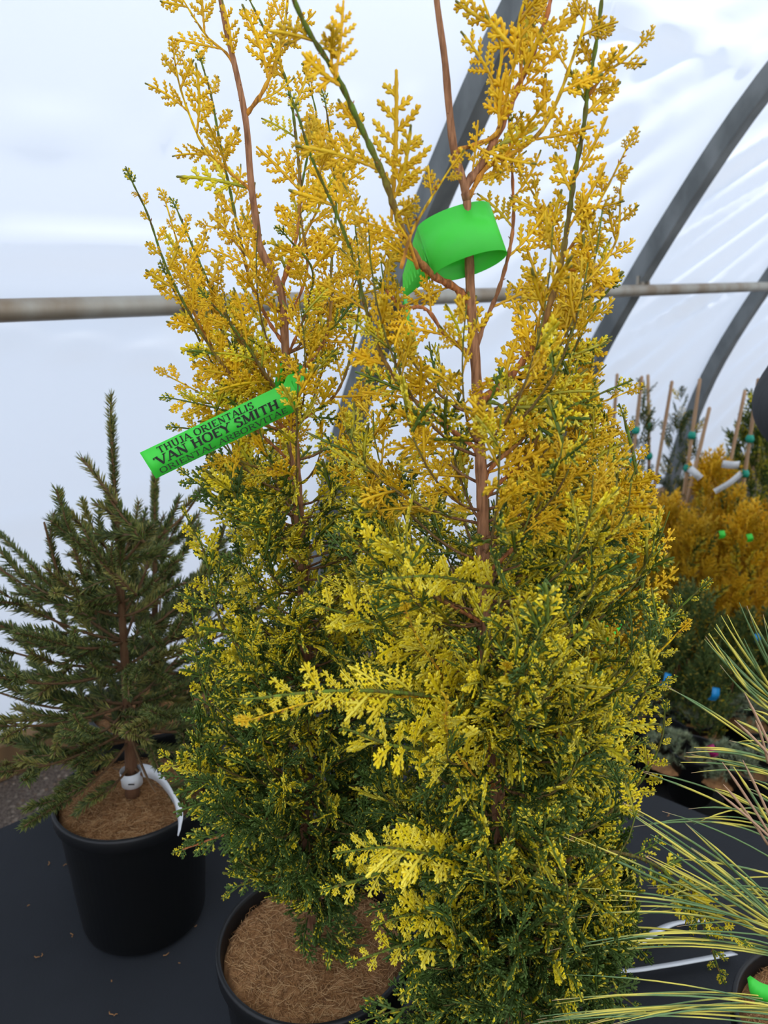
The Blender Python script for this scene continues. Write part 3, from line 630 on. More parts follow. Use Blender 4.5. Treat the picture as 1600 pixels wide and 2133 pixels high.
# ------------------------------------------------------------------ spruces
SPG = [np.array(srgb(*c)) for c in ((84, 98, 46), (100, 112, 52), (120, 124, 60), (70, 84, 44))]; SPY = np.array(srgb(176, 164, 84)); SPB = np.array(srgb(112, 88, 60))
def spruce_shoot(seed, L, nn, bend, young=False, yel=.0):
    g = np.random.default_rng(seed); mb = MB(); k = 12; u = np.linspace(0, 1, k)
    P = np.stack([u * L, 0 * u, bend * L * u ** 2], 1); tube(mb, P, .0014 * (1 - .4 * u) + .0004, 5, SPB)
    yl = g.random() < yel
    for i in range(nn):
        x = (i + g.random()) / nn; p = np.array([x * L, 0, bend * L * x * x]); a = g.uniform(0, 2 * math.pi); rad = np.array([0, math.cos(a), math.sin(a) * .8 + .25])
        f = np.array([1, 0, 2 * bend * x]); d = nrm(nrm(rad) * g.uniform(.6, .9) + nrm(f) * (.75 if not young else 1.2) + (nrm(f) * 1.2 if x > .95 else 0))
        ln = g.uniform(.0095, .0135) * (.75 if young else 1); c = SPG[g.integers(4)] * g.uniform(.8, 1.2)
        if (yl and g.random() < .6) or g.random() < .04: c = c * .4 + SPY * .6
        side = nrm(np.cross(d, [.3, .5, .8])) * .00075; up = nrm(np.cross(d, side)) * .0007; m = p + d * ln * .6
        V = [p - side * .7, p + side * .7, p + up * .8, m - side, m + side, m + up, p + d * ln]
        mb.add(V, [(0, 1, 4, 3), (1, 2, 5, 4), (2, 0, 3, 5), (3, 4, 6), (4, 5, 6), (5, 3, 6)], c)
    # bud at the tip
    e = np.array([L, 0, bend * L]); tube(mb, [e - [.002, 0, 0], e + [.001, 0, bend * .002], e + [.003, 0, bend * .006]], [.0012, .0018, .0006], 5, SPB * .9)
    return mb.mesh('spruce_shoot', M_needle)
SPR = [[spruce_shoot(i * 7 + j, L, int(L * 2900), b, False, .35) for j, b in enumerate((-.18, -.05, .12, .25))] for i, L in enumerate((.035, .055, .085))]
def spruce(root, base, height, seed, whorls, Rmax, lean=(0, 0), leaders=()):
    g = np.random.default_rng(seed); tr = Tree(root, base); zs = TZ + PH * .93
    T = np.array([[base[0] + lean[0] * t, base[1] + lean[1] * t, zs + height * t] for t in np.linspace(0, 1, 30)])
    tr.stem(T, np.interp(np.linspace(0, 1, 30), [0, .15, 1], [.010, .007, .0014]), np.array([BRN * .35 * (1 - t) + SPB * t for t in np.linspace(0, 1, 30)]), 'trunk')
    def shoot(p, d, L, parent=None):
        qx, qy = proj(np.asarray(p) + nrm(d) * L * .8)
        if ((qx - 300) / 95) ** 2 + ((qy - 1650) / 62) ** 2 < 1 or ((qx - 250) / 55) ** 2 + ((qy - 1590) / 45) ** 2 < 1: return
        up = np.array([0, 0, 1.0]); li = 0 if L < .045 else 1 if L < .07 else 2; Lm = (.035, .055, .085)[li]
        M = frame_matrix(tr.loc(p), d, up + g.normal(size=3) * .25 - nrm(d) * 0); link('shoot', SPR[li][g.integers(4)], parent or root, Matrix(M.tolist()) @ Matrix.Scale(L / Lm, 4))
    # leader clothed in short needles
    for h in np.arange(.62, .98, .09): shoot(T[int(h * 29)], T[-1] - T[0], .075 * (1.0 if h < .9 else .7))
    shoot(T[-2], T[-1] - T[0], .05)
    for wi, (h, n, rr, el) in enumerate(whorls):
        p0 = T[int(h * 29)]; ph = g.uniform(0, 6.3)
        for j in range(n):
            a = ph + j * 2 * math.pi / n + g.normal(0, .2); Lb = Rmax * rr * g.uniform(.75, 1.1); e = el + g.normal(0, .12)
            out = np.array([math.cos(a) * math.cos(e), math.sin(a) * math.cos(e), math.sin(e)]); k = 9; u = np.linspace(0, 1, k)
            P = p0 + out * (u * Lb)[:, None] + np.array([0, 0, 1]) * (u ** 2 * Lb * .18 - u * (1 - u) * Lb * .12)[:, None]
            br = tr.stem(P, .0022 * (1 - .6 * u), SPB, 'branch'); Tt, _, _ = frames(P)
            shoot(P[-2], Tt[-1], min(.085, Lb * .55), br)
            for x in np.arange(.15, .97, .026 / max(Lb, .06)):
                i = int(x * (k - 1)); t = Tt[i]; lat = nrm(np.cross([0, 0, 1], t)); sg = 1 if g.random() < .5 else -1; an = g.uniform(.5, .95)
                d = t * math.cos(an) + lat * sg * math.sin(an) + np.array([0, 0, 1]) * g.normal(.05, .25)
                shoot(P[i], d, (.035 + .05 * g.random()) * (1.15 - .5 * x), br)
    for (x, y, x0, y0, Yo, sz) in leaders:
        q = at(x, y, base[1] + Yo); p = at(x0, y0, base[1] + Yo * .4); Ln = np.linalg.norm(q - p); br = tr.stem(smooth_path([p, (p + q) / 2 + [0, 0, -.008], q], 8), np.linspace(.0018, .0012, 8), SPB, 'branch')
        n = max(1, int(round(Ln / .05)))
        for i in range(n): shoot(p + (q - p) * i / n, q - p, Ln / n * 1.12, br)
ps = atz(275, 1645, TZ + PH)
rootS = potted('potted_spruce', 'bushy dark green spruce in a black pot with a white wrap tag round its trunk', 'potted tree', ps[0], ps[1], TZ)
spruce(rootS, (ps[0], ps[1], TZ), .50, 3, [(.12, 3, .40, -.5), (.18, 6, .8, -.05), (.22, 7, 1.0, .05), (.30, 7, 1.0, .15), (.38, 7, .95, .3), (.46, 6, .8, .4), (.52, 4, .5, .5), (.58, 5, .45, .6), (.66, 4, .35, .7)], .19, (.012, .03),
       [(185, 965, 300, 1130, -.01, 1), (120, 1030, 200, 1280, -.02, 1), (92, 1088, 130, 1220, -.03, 1), (430, 1005, 330, 1120, .01, 1), (172, 1120, 285, 1240, -.06, 1), (0, 1185, 200, 1290, -.03, 1), (-20, 1290, 160, 1370, -.03, 1), (-10, 1440, 200, 1480, -.05, 1), (-30, 1500, 190, 1500, -.07, 1), (215, 1055, 300, 1110, 0, 1), (185, 1108, 290, 1115, 0, 1)])
ps2 = atz(322, 1462, TZ + PH)
rootS2 = potted('potted_spruce', 'smaller spruce in a black pot behind the bushy one, at the bench edge', 'potted tree', ps2[0], ps2[1], TZ, None, False)
spruce(rootS2, (ps2[0], ps2[1], TZ), .36, 11, [(.2, 5, .8, .1), (.32, 6, 1.0, .2), (.45, 6, .9, .35), (.6, 5, .6, .5), (.75, 4, .4, .7)], .14, (.03, .0))

# ------------------------------------------------------------------ lettering (slab-serif strokes)
GL = {'A': (.86, [((.08, 0), (.43, 1), .09), ((.43, 1), (.78, 0), .17), ((.22, .33), (.62, .33), .07)], [(.08, 0), (.78, 0)]),
      'B': (.78, [((.18, 0), (.18, 1), .17), [(.18, .96), (.5, .96), (.62, .85), (.62, .65), (.5, .54), (.18, .54)], [(.18, .52), (.55, .52), (.70, .4), (.70, .16), (.55, .04), (.18, .04)]], [(.12, 0), (.12, 1)]),
      'E': (.74, [((.18, 0), (.18, 1), .17), ((.1, .96), (.66, .96), .08), ((.18, .52), (.5, .52), .07), ((.1, .04), (.68, .04), .08), ((.64, .78), (.64, 1), .06), ((.66, 0), (.66, .24), .06), ((.5, .42), (.5, .62), .05)], []),
      'H': (.92, [((.2, 0), (.2, 1), .17), ((.72, 0), (.72, 1), .17), ((.2, .52), (.72, .52), .08)], [(.2, 0), (.2, 1), (.72, 0), (.72, 1)]),
      'I': (.44, [((.22, 0), (.22, 1), .18)], [(.22, 0), (.22, 1)]),
      'J': (.56, [[(.38, 1), (.38, .2), (.30, .02), (.16, 0), (.08, .12)]], [(.38, 1)]),
      'L': (.72, [((.2, 0), (.2, 1), .17), ((.1, .04), (.66, .04), .08), ((.65, 0), (.65, .3), .06)], [(.2, 1)]),
      'M': (1.08, [((.18, 0), (.18, 1), .08), ((.2, 1), (.54, .08), .17), ((.54, .08), (.88, 1), .08), ((.9, 0), (.9, 1), .17)], [(.18, 0), (.18, 1), (.9, 0), (.9, 1)]),
      'N': (.92, [((.2, 0), (.2, 1), .08), ((.2, 1), (.74, 0), .17), ((.74, 0), (.74, 1), .08)], [(.2, 0), (.16, 1), (.74, 1)]),
      'O': (.92, [[(.46, 1), (.22, .9), (.12, .66), (.12, .34), (.22, .1), (.46, 0), (.70, .1), (.80, .34), (.80, .66), (.70, .9), (.46, 1)]], []),
      'R': (.86, [((.2, 0), (.2, 1), .17), [(.2, .96), (.52, .96), (.66, .84), (.66, .62), (.52, .5), (.2, .5)], ((.44, .5), (.76, .02), .15)], [(.2, 0), (.14, 1), (.78, 0)]),
      'S': (.66, [[(.56, .84), (.44, .98), (.24, .98), (.12, .84), (.14, .66), (.34, .54), (.52, .42), (.58, .26), (.50, .08), (.34, 0), (.18, .04), (.10, .18)], ((.58, .74), (.58, 1), .05), ((.08, 0), (.08, .26), .05)], []),
      'T': (.80, [((.4, 0), (.4, 1), .17), ((.08, .96), (.72, .96), .08), ((.08, .76), (.08, 1), .06), ((.72, .76), (.72, 1), .06)], [(.4, 0)]),
      'U': (.88, [[(.2, 1), (.2, .3), (.28, .06), (.46, 0), (.62, .06), (.70, .3), (.70, 1)]], [(.2, 1), (.70, 1)]),
      'V': (.86, [((.08, 1), (.43, 0), .17), ((.43, 0), (.78, 1), .09)], [(.08, 1), (.78, 1)]),
      'Y': (.84, [((.08, 1), (.42, .48), .17), ((.42, .48), (.76, 1), .08), ((.42, 0), (.42, .5), .16)], [(.08, 1), (.76, 1), (.42, 0)]),
      "'": (.22, [((.1, .78), (.1, 1), .1)], []), ' ': (.38, [], [])}
def ribbon(mb, P, W, n_in=None, thick=.0004):
    """A strip with centre line P and half-width vectors W, with thickness."""
    P = np.asarray(P, float); W = np.asarray(W, float); T, _, _ = frames(P); Nn = np.array([nrm(np.cross(T[i], W[i])) for i in range(len(P))]) * thick / 2
    V = np.concatenate([np.stack([P[i] + W[i] + Nn[i], P[i] - W[i] + Nn[i], P[i] - W[i] - Nn[i], P[i] + W[i] - Nn[i]]) for i in range(len(P))]); k = len(P)
    mb.add(V, [(i * 4 + j, i * 4 + (j + 1) % 4, (i + 1) * 4 + (j + 1) % 4, (i + 1) * 4 + j) for i in range(k - 1) for j in range(4)] + [(0, 1, 2, 3), (4 * k - 1, 4 * k - 2, 4 * k - 3, 4 * k - 4)])
# label on the left tree
YL = YA - .075
c1, c2 = at(291, 943, YL - .01), at(325, 997, YL - .01); r1, r2 = at(590, 800, YL + .02), at(612, 858, YL + .02)
lab = thing('plant_label', 'green plastic label printed with black capitals, looped round the left arborvitae', 'label', tuple(c1))
o0 = c1.copy(); mb = MB(); n = 16
Pc = [(c1 + c2) / 2 * (1 - t) + (r1 + r2) / 2 * t for t in np.linspace(0, 1, n)]; Wc = [(c1 - c2) / 2 * (1 - t) + (r1 - r2) / 2 * t for t in np.linspace(0, 1, n)]
lc = (r1 + r2) / 2; tp = at(597, 812, YA)
wv = (r1 - r2) / 2
for a in np.linspace(.25, 1, 5):
    Pc.append(lc * (1 - a) + (tp + np.array([.012, -.02, .003])) * a + np.array([0, 0, .004 * math.sin(a * 3)])); Wc.append(wv)
for a in np.linspace(-1.2, 4.2, 16):
    Pc.append(tp + np.array([.011 * math.cos(a) + .003, .02 * math.sin(a), .004 + .002 * a])); Wc.append(np.array([.003, .001, .0112]))
Pc = smooth_path([p - o0 for p in Pc], 60); Wd = np.array(Wc); Wc2 = [np.array([np.interp(t, np.linspace(0, 1, len(Wd)), Wd[:, d]) for d in range(3)]) for t in np.linspace(0, 1, 60)]
ribbon(mb, Pc, Wc2); link('strip', mb.mesh('label_strip', M_green), lab)
nn = nrm(np.cross(r1 - c1, c2 - c1)); nn = nn if nn @ VIEW(c1) > 0 else -nn
def place(u, v):
    top = c1 * (1 - u) + r1 * u; bot = c2 * (1 - u) + r2 * u; return top * v + bot * (1 - v) + nn * .0009 - o0
def txt(s, u0, v0, wd, hg, wt):
    mb = MB(); asp = np.linalg.norm(r1 - c1) / np.linalg.norm(c2 - c1)
    tot = sum(GL[c][0] for c in s); sx = wd / tot; x = [u0]
    def pl(a, b): return place(a, b)
    for ch in s:
        def seg(a, b, w):
            A_ = np.array([(x[0] + a[0] * sx) * asp, v0 + a[1] * hg]); B_ = np.array([(x[0] + b[0] * sx) * asp, v0 + b[1] * hg]); d = nrm(B_ - A_); n = np.array([-d[1], d[0]]) * w * wt * .5 * hg
            mb.add([pl((q[0]) / asp, q[1]) for q in (A_ + n, A_ - n, B_ - n, B_ + n)], [(0, 1, 2, 3)])
        for st in GL[ch][1]:
            if isinstance(st, tuple): seg(*st)
            else:
                for i in range(len(st) - 1):
                    a, b = np.array(st[i], float), np.array(st[i + 1], float); e = (b - a) * .06; seg(a - e, b + e, .16 if abs(b - a)[1] > abs(b - a)[0] else .08)
        for (cx, cy) in GL[ch][2]: seg((cx - .16, .03 if cy < .5 else .97), (cx + .16, .03 if cy < .5 else .97), .06)
        x[0] += GL[ch][0] * sx
    return mb.mesh('lettering', M_ink, False)
link('lettering', txt('THUJA ORIENTALIS', .10, .70, .67, .22, 1.35), lab)
link('lettering', txt("'VAN HOEY SMITH", .045, .345, .88, .30, 1.6), lab)
link('lettering', txt('ORIENTAL ARBORVITAE', .045, .08, .92, .18, 1.2), lab)
# curled label on the nearest tree
cB = at(968, 500, YB); ex = nrm(at(1040, 470, YB) - at(900, 530, YB)); ax_ = nrm(at(985, 410, YB) - at(1025, 500, YB)); ey = np.cross(ax_, ex)
ex = nrm(np.array([.93, 0, .30])); ax_ = nrm(np.array([-.38, .52, .80])); ax_ = nrm(ax_ - ex * (ax_ @ ex)); ey = np.cross(ax_, ex)
lb = thing('plant_label', 'bright green label curled into a loop below the fork of the nearest arborvitae', 'label', tuple(cB))
P = []; Wv = []
for a in np.linspace(math.radians(-170), math.radians(190), 44):
    P.append(ex * (  .0235 * math.cos(a) - .002) + ey * (.0125 * math.sin(a)) * (1 if math.sin(a) > 0 else .85)); Wv.append(ax_ * .0175)
e = P[-1]
for a in np.linspace(0, 1, 16)[1:]:
    P.append(e + (at(838, 600, YB + .03) - cB - e) * min(1, a * 1.6) + (at(862, 735, YB + .05) - at(838, 600, YB + .03)) * max(0, a * 1.6 - 1) / .6); Wv.append(ax_ * .0175 * (1 - a) + nrm(np.array([.25, .95, .2])) * .0125 * a)
mb = MB(); ribbon(mb, P, Wv); link('strip', mb.mesh('label_strip', M_green), lb)
# white wrap tag on the spruce
tw = at(280, 1618, ps[1]); tw[0] = ps[0] + .001
wt_ = thing('wrap_tag', 'white plastic tag wrapped round the spruce trunk, its tail curling over the pot rim', 'tag', tuple(tw))
P = [np.array([.0135 * math.cos(a), .0135 * math.sin(a), .0]) for a in np.linspace(math.radians(30), math.radians(400), 30)]; Wv = [np.array([0, -.001, .011])] * 30
for (x, y, dy, i) in [(300, 1605, -.012, .2), (322, 1612, -.03, .4), (345, 1635, -.05, .6), (365, 1670, -.07, .8), (376, 1705, -.085, .9), (374, 1735, -.095, 1)]:
    P.append(at(x, y, ps[1] + dy) - tw); Wv.append(np.array([.003 * i, .006 * i, .0105 * (1 - .25 * i)]) * (1 if i < .95 else .35))
mb = MB(); ribbon(mb, smooth_path(P, 80), [np.array([np.interp(t, np.linspace(0, 1, len(Wv)), np.array(Wv)[:, d]) for d in range(3)]) for t in np.linspace(0, 1, 80)]); link('strip', mb.mesh('wrap_strip', M_white), wt_)
mb = MB(); box(mb, (.0045, -.0152, -.001), .008, .0008, .0013); link('slot', mb.mesh('slot', M_ink, False), wt_)
# white loop tag lying on the cloth by the pine, and white-blue tag at the third tree
def flat_tag(name, lab_, pts, z, hw, mt=M_white, cat='tag'):
    P = [atz(x, y, z + dz) for (x, y, dz) in pts]; o0 = P[0]; P = smooth_path([p - o0 for p in P], 50); T, _, _ = frames(P)
    th = thing(name, lab_, cat, tuple(o0)); mb = MB(); ribbon(mb, P, [nrm(np.cross(t, [0, .5, .8])) * hw for t in T], thick=.0006); link('strip', mb.mesh('tag_strip', mt), th); return th, o0
flat_tag('loop_tag', 'white plastic loop tag lying open on the black cloth below the pine needles', [(1530, 1985, .012), (1450, 2000, .013), (1380, 2012, .014), (1300, 2022, .014), (1262, 2020, .013), (1300, 1988, .014), (1345, 1955, .014), (1400, 1925, .013), (1470, 1915, .012)], TZ, .0075)
th, o0 = flat_tag('picture_tag', 'white tag with blue print behind the lower right foliage of the nearest arborvitae', [(1250, 1775, .13), (1240, 1700, .15), (1215, 1650, .17), (1180, 1640, .18)], TZ, .019)
mb = MB(); a, b = atz(1215, 1757, TZ + .135), atz(1262, 1728, TZ + .14); tube(mb, [a - o0 + [0, -.006, 0], (a + b) / 2 - o0 + [0, -.006, 0], b - o0 + [0, -.006, 0]], [.002, .005, .002], 5, flat=.2); link('print', mb.mesh('blue_print', M_blue), th)

# ------------------------------------------------------------------ variegated pine at the lower right
PX, PY = .425, .545
rootP = potted('potted_pine', 'variegated pine in a black pot with long arching green and yellow striped needles', 'potted tree', PX, PY, TZ)
trP = Tree(rootP, (PX, PY, TZ))
PT = np.array([[PX + .02 * math.sin(t * 2), PY + .03 * t, TZ + PH - .02 + .36 * t] for t in np.linspace(0, 1, 20)])
trP.stem(PT, np.linspace(.009, .004, 20), BRN * .7, 'trunk')
NY = np.array(srgb(226, 212, 96)); NG = np.array(srgb(112, 142, 92)); ND = np.array(srgb(196, 158, 128))
def needle(p, q, sag, kind, r=.00085, parent=None, mbx=None):
    m = (p + q) / 2 + np.array([0, 0, sag]); k = 12; u = np.linspace(0, 1, k)[:, None]; P = p * (1 - u) ** 2 + (2 * m - (p + q) / 2) * 2 * u * (1 - u) + q * u ** 2
    u = u[:, 0]; R = r * np.clip((1 - u) * 6, .25, 1)
    if kind == 'dry': C = np.tile(ND, (k, 1))
    else:
        ph = rng.uniform(0, 1); w_ = (np.sin((u * rng.uniform(1.2, 2.4) + ph) * 6.28) > (-.4 if kind == 'y' else .5)).astype(float)[:, None]; C = NY * w_ + NG * (1 - w_)
        C[-1] = ND if rng.random() < .4 else C[-1]
    mb = mbx or MB(); tube(mb, P - trP.base, R, 4, C, .6)
    if mbx is None: link('needle', mb.mesh('needle', M_needle), parent or rootP)
fans = [((1690, 1500), .56, [(1540, 1255), (1556, 1262), (1515, 1280), (1502, 1282), (1492, 1300), (1488, 1308), (1475, 1320), (1470, 1326), (1468, 1332), (1510, 1372), (1514, 1368), (1500, 1385), (1530, 1405), (1550, 1330), (1565, 1290), (1590, 1280)], -.012),
        ((1700, 1650), .53, [(1385, 1430), (1430, 1568), (1425, 1575), (1440, 1572), (1418, 1588), (1440, 1610), (1450, 1560), (1520, 1543), (1530, 1547), (1535, 1500), (1550, 1478)], .010),
        ((1680, 1760), .52, [(1340, 1606), (1338, 1608), (1435, 1685), (1430, 1712), (1444, 1708), (1320, 1722), (1555, 1640), (1560, 1625), (1490, 1645)], .012),
        ((1720, 2010), .48, [(1298, 1672), (1302, 1680), (1310, 1690), (1355, 1738), (1362, 1750), (1345, 1785), (1350, 1782), (1395, 1796), (1157, 1728), (1425, 1712), (1440, 1765), (1320, 1700), (1400, 1760)], .006),
        ((1730, 2010), .47, [(1246, 1864), (1244, 1876), (1203, 1912), (1145, 1980), (1150, 1974), (1128, 1995), (1135, 1985), (1140, 2002), (1220, 1972), (1100, 1938), (1260, 1890), (1200, 1850)], .020),
        ((1760, 2130), .44, [(1178, 2030), (1160, 2082), (1150, 2084), (1110, 2133), (1125, 2128), (1118, 2124), (1200, 2140), (1230, 2130), (1260, 2140), (1170, 2120)], .016),
        ((1740, 1900), .50, [(1380, 1690), (1420, 1790), (1350, 1850), (1330, 1905), (1380, 1870), (1410, 1930), (1450, 1850)], .012)]
for (bx, by), Y, tips, sag in fans:
    q0 = at(bx, by, Y + .06); j = np.argmin(abs(PT[:, 2] - (q0[2] - .03))); br = trP.stem(smooth_path([PT[min(j, 19)], (PT[min(j, 19)] + q0) / 2 + [0, 0, -.01], q0], 8), np.linspace(.004, .003, 8), BRN * .8, 'branch')
    for (x, y) in tips:
        for c in range(2 if rng.random() < .5 else 1):
            q = at(x + rng.normal(0, 3) * c, y + rng.normal(0, 5) * c, Y - rng.uniform(0, .05)); b = q0 + rng.normal(0, .006, 3)
            needle(b, q, sag + rng.normal(0, .003), 'y' if rng.random() < .62 else 'g', rng.uniform(.0007, .00105), br)
for (x0, y0, x1, y1) in [(1640, 1640, 1551, 1443), (1640, 1800, 1505, 1588), (1640, 1790, 1547, 1583), (1650, 1800, 1528, 1597), (1600, 1760, 1507, 1634), (1660, 1800, 1490, 1646), (1600, 1590, 1574, 1500), (1660, 1640, 1530, 1500)]:
    needle(at(x0, y0, .47), at(x1, y1, .45), .002, 'y' if rng.random() < .5 else 'dry', .0009)
mbx = MB()
for i in range(360):
    j = rng.integers(8, 20); a = rng.uniform(-1.3, 1.3); c = PT[j] + np.array([math.cos(a) * .06, math.sin(a) * .06, .02]); el = rng.uniform(-.1, 1.0); L = rng.uniform(.09, .13)
    needle(c, c + np.array([math.cos(a) * math.cos(el), math.sin(a) * math.cos(el), math.sin(el)]) * L, .006, 'y' if rng.random() < .5 else 'g', .0008, mbx=mbx)
o = link('needles', mbx.mesh('pine_needles', M_needle), rootP); o['kind'] = 'stuff'
mb = MB(); g0 = at(1560, 2035, .47); ribbon(mb, smooth_path([np.zeros(3), np.array([.008, .0, -.012]), np.array([.022, 0, -.02]), np.array([.05, .01, -.022])], 12), [np.array([.006, .002, .004]) * (0.2 + min(1, i / 4)) for i in range(12)])
th = thing('plant_label', 'green label tip poking up over the rim of the pine pot', 'label', tuple(g0)); link('strip', mb.mesh('label_strip', M_green), th)

# ------------------------------------------------------------------ plants along the far wall
def bg_foliage(seed, fam_w, H_, Rm, n, L, mt=None, tint=1.0, base=0.0, vert=.9):
    g = np.random.default_rng(seed); bk = Bulk()
    for i in range(n):
        t = g.random() ** .8; a = g.uniform(0, 6.3); r = Rm * np.interp(t, [0, .25, .7, 1], [.75, 1, .6, .08]) * g.uniform(.4, 1.0)
        p = np.array([r * math.cos(a), r * math.sin(a), base + t * H_]); d = nrm(np.array([math.cos(a), math.sin(a), 0]) * (1 - vert * g.uniform(.5, 1)) + np.array([0, 0, 1]) * vert + g.normal(0, .15, 3))
        f = FAMS[g.choice(4, p=fam_w)]; k = (f, 'mid' if g.random() < .6 else 'big', int(g.integers(3))); LL = L * g.uniform(.7, 1.3); bk.add(k, frame_matrix(p, d, g.normal(size=3)), LL, tint * g.uniform(.8, 1.1))
    return bk.mesh('foliage', mt)
def small_pot(R, h): return pot_meshes(R, h)
SP_ME = small_pot(.075, .15); SC_ME, SF_ME = coir_meshes(.075, .138, 250, 9); QP_ME = small_pot(.056, .12); QC_ME, QF_ME = coir_meshes(.056, .108, 200, 12)
stem_mb = MB(); tube(stem_mb, [(0, 0, .1), (0, 0, .18), (.003, 0, .26)], [.005, .004, .002], 6, BRN); STEM = stem_mb.mesh('stem', M_bark)
def bg_plant(name, label, cat, x, y, fol, group=None, quart=False, sc=1.0, rot=0):
    root = thing(name, label, cat, (x, y, .004), group); root.rotation_euler = (0, 0, rot); root.scale = (sc, sc, sc)
    link('pot', QP_ME if quart else SP_ME, root); link('coconut_fibre_disc', QC_ME if quart else SC_ME, root); 
    if not quart: link('stem', STEM, root)
    if True: pass
    f = link('foliage', fol, root); f['kind'] = 'stuff'; return root
def green_tag(root, z, a, mt=M_green, r=.014):
    th = thing('plant_label', '', 'label', (0, 0, 0)); return th
GF = [bg_foliage(31 + i, [.90, .04, .04, .02], .44, .095, 250, .075, tint=np.array([.92, .84, .9]), base=.12) for i in range(3)]
GX = [(1255, 1.85, 1.0, 'left end of the rows, seen through the right foliage of the nearest tree'), (1335, 1.88, 1.05, 'between the nearest tree and the foot of the far steel hoop'), (1405, 1.98, 1.06, 'directly under the far steel hoop'), (1460, 1.86, 1.05, 'front row, above the grey-green juniper'),
      (1520, 2.0, 1.10, 'under the white slanting tag'), (1575, 1.86, 1.08, 'front row, below the dark sleeve'), (1640, 1.98, 1.1, 'cut by the right edge'), (1300, 2.14, 1.12, 'back row, under the leftmost bamboo stakes'), (1485, 2.2, 1.18, 'back row, left of the large green conifer')]
for i, (px, Y, sc, lb_) in enumerate(GX):
    p = at(px, 1000, Y)
    bg_plant('golden_arborvitae', 'golden arborvitae, ' + lb_, 'potted shrub', p[0], Y, GF[i % 3], 'golden arborvitae in the far rows', sc=sc * .87, rot=i * 2.1)
# grey-green feathery shrubs in front of them
SF = [bg_foliage(61 + i, [0, 0, .0, 1.0], .28, .085, 170, .07, tint=np.array([1.15, 1.0, 1.35]), base=.13) for i in range(2)]
for i, (px, py, Y, lb_) in enumerate([(1440, 1230, 1.70, 'grey-green feathery juniper in front of the golden rows'), (1545, 1290, 1.72, 'dark green juniper between the golden rows and the dwarf pines'), (1365, 1330, 1.68, 'dark juniper just right of the nearest arborvitae'), (1625, 1300, 1.70, 'dark green juniper at the right edge behind the pine needles'), (1490, 1330, 1.62, 'low dark juniper above the blue tag')]):
    p = at(px, 1300, Y); bg_plant('juniper', lb_, 'potted shrub', p[0], Y, SF[i % 2], 'junipers below the golden rows', sc=(.95, .78, .74, .8, .68)[i], rot=i)
# dwarf glaucous pines with rounded tufts, in small pots just beyond the bench
def tuft_foliage(seed, R, h):
    g = np.random.default_rng(seed); mb = MB(); cs = [np.array(srgb(*c)) for c in ((150, 162, 132), (124, 138, 108), (170, 174, 136), (98, 112, 86))]
    for k in range(64):
        a = g.uniform(0, 6.3); r = R * math.sqrt(g.random()); z = h + .055 * (1 - (r / R) ** 2) * g.uniform(.3, 1) ; c = np.array([r * math.cos(a), r * math.sin(a), z]); o = nrm([c[0], c[1], .05])
        for j in range(34):
            d = nrm(g.normal(size=3) + o * 1.2); L = g.uniform(.012, .019); s_ = nrm(np.cross(d, [.2, .4, .9])) * .0009; u_ = np.cross(d, s_); cc = cs[g.integers(4)] * g.uniform(.8, 1.2)
            mb.add([c - s_, c + s_, c + u_, c + d * L], [(0, 1, 3), (1, 2, 3), (2, 0, 3)], cc)
    return mb.mesh('needle_tufts', M_needle, False)
TF = [tuft_foliage(71 + i, .058, .13) for i in range(3)]
for i, (px, py, lb_) in enumerate([(1395, 1582, 'dwarf blue-grey pine in a small pot beside the foliage of the nearest arborvitae'), (1500, 1612, 'dwarf blue-grey pine in a small pot next to a magenta tag'), (1604, 1616, 'dwarf blue-grey pine in a small pot at the right edge of the group'),
                                 (1440, 1500, 'dwarf pine in a small pot in the second row, under the blue tags'), (1555, 1510, 'dwarf pine in a small pot in the second row, behind the striped needles'), (1345, 1500, 'dwarf pine in a small pot in the second row, half behind the nearest arborvitae')]):
    p = atz(px, py, .112); r = bg_plant('dwarf_pine', lb_, 'potted shrub', p[0], p[1] , TF[i % 3], 'dwarf pines beyond the bench', True, rot=i)
    if i < 3: r.children[-1].location = (0, .055, .03)
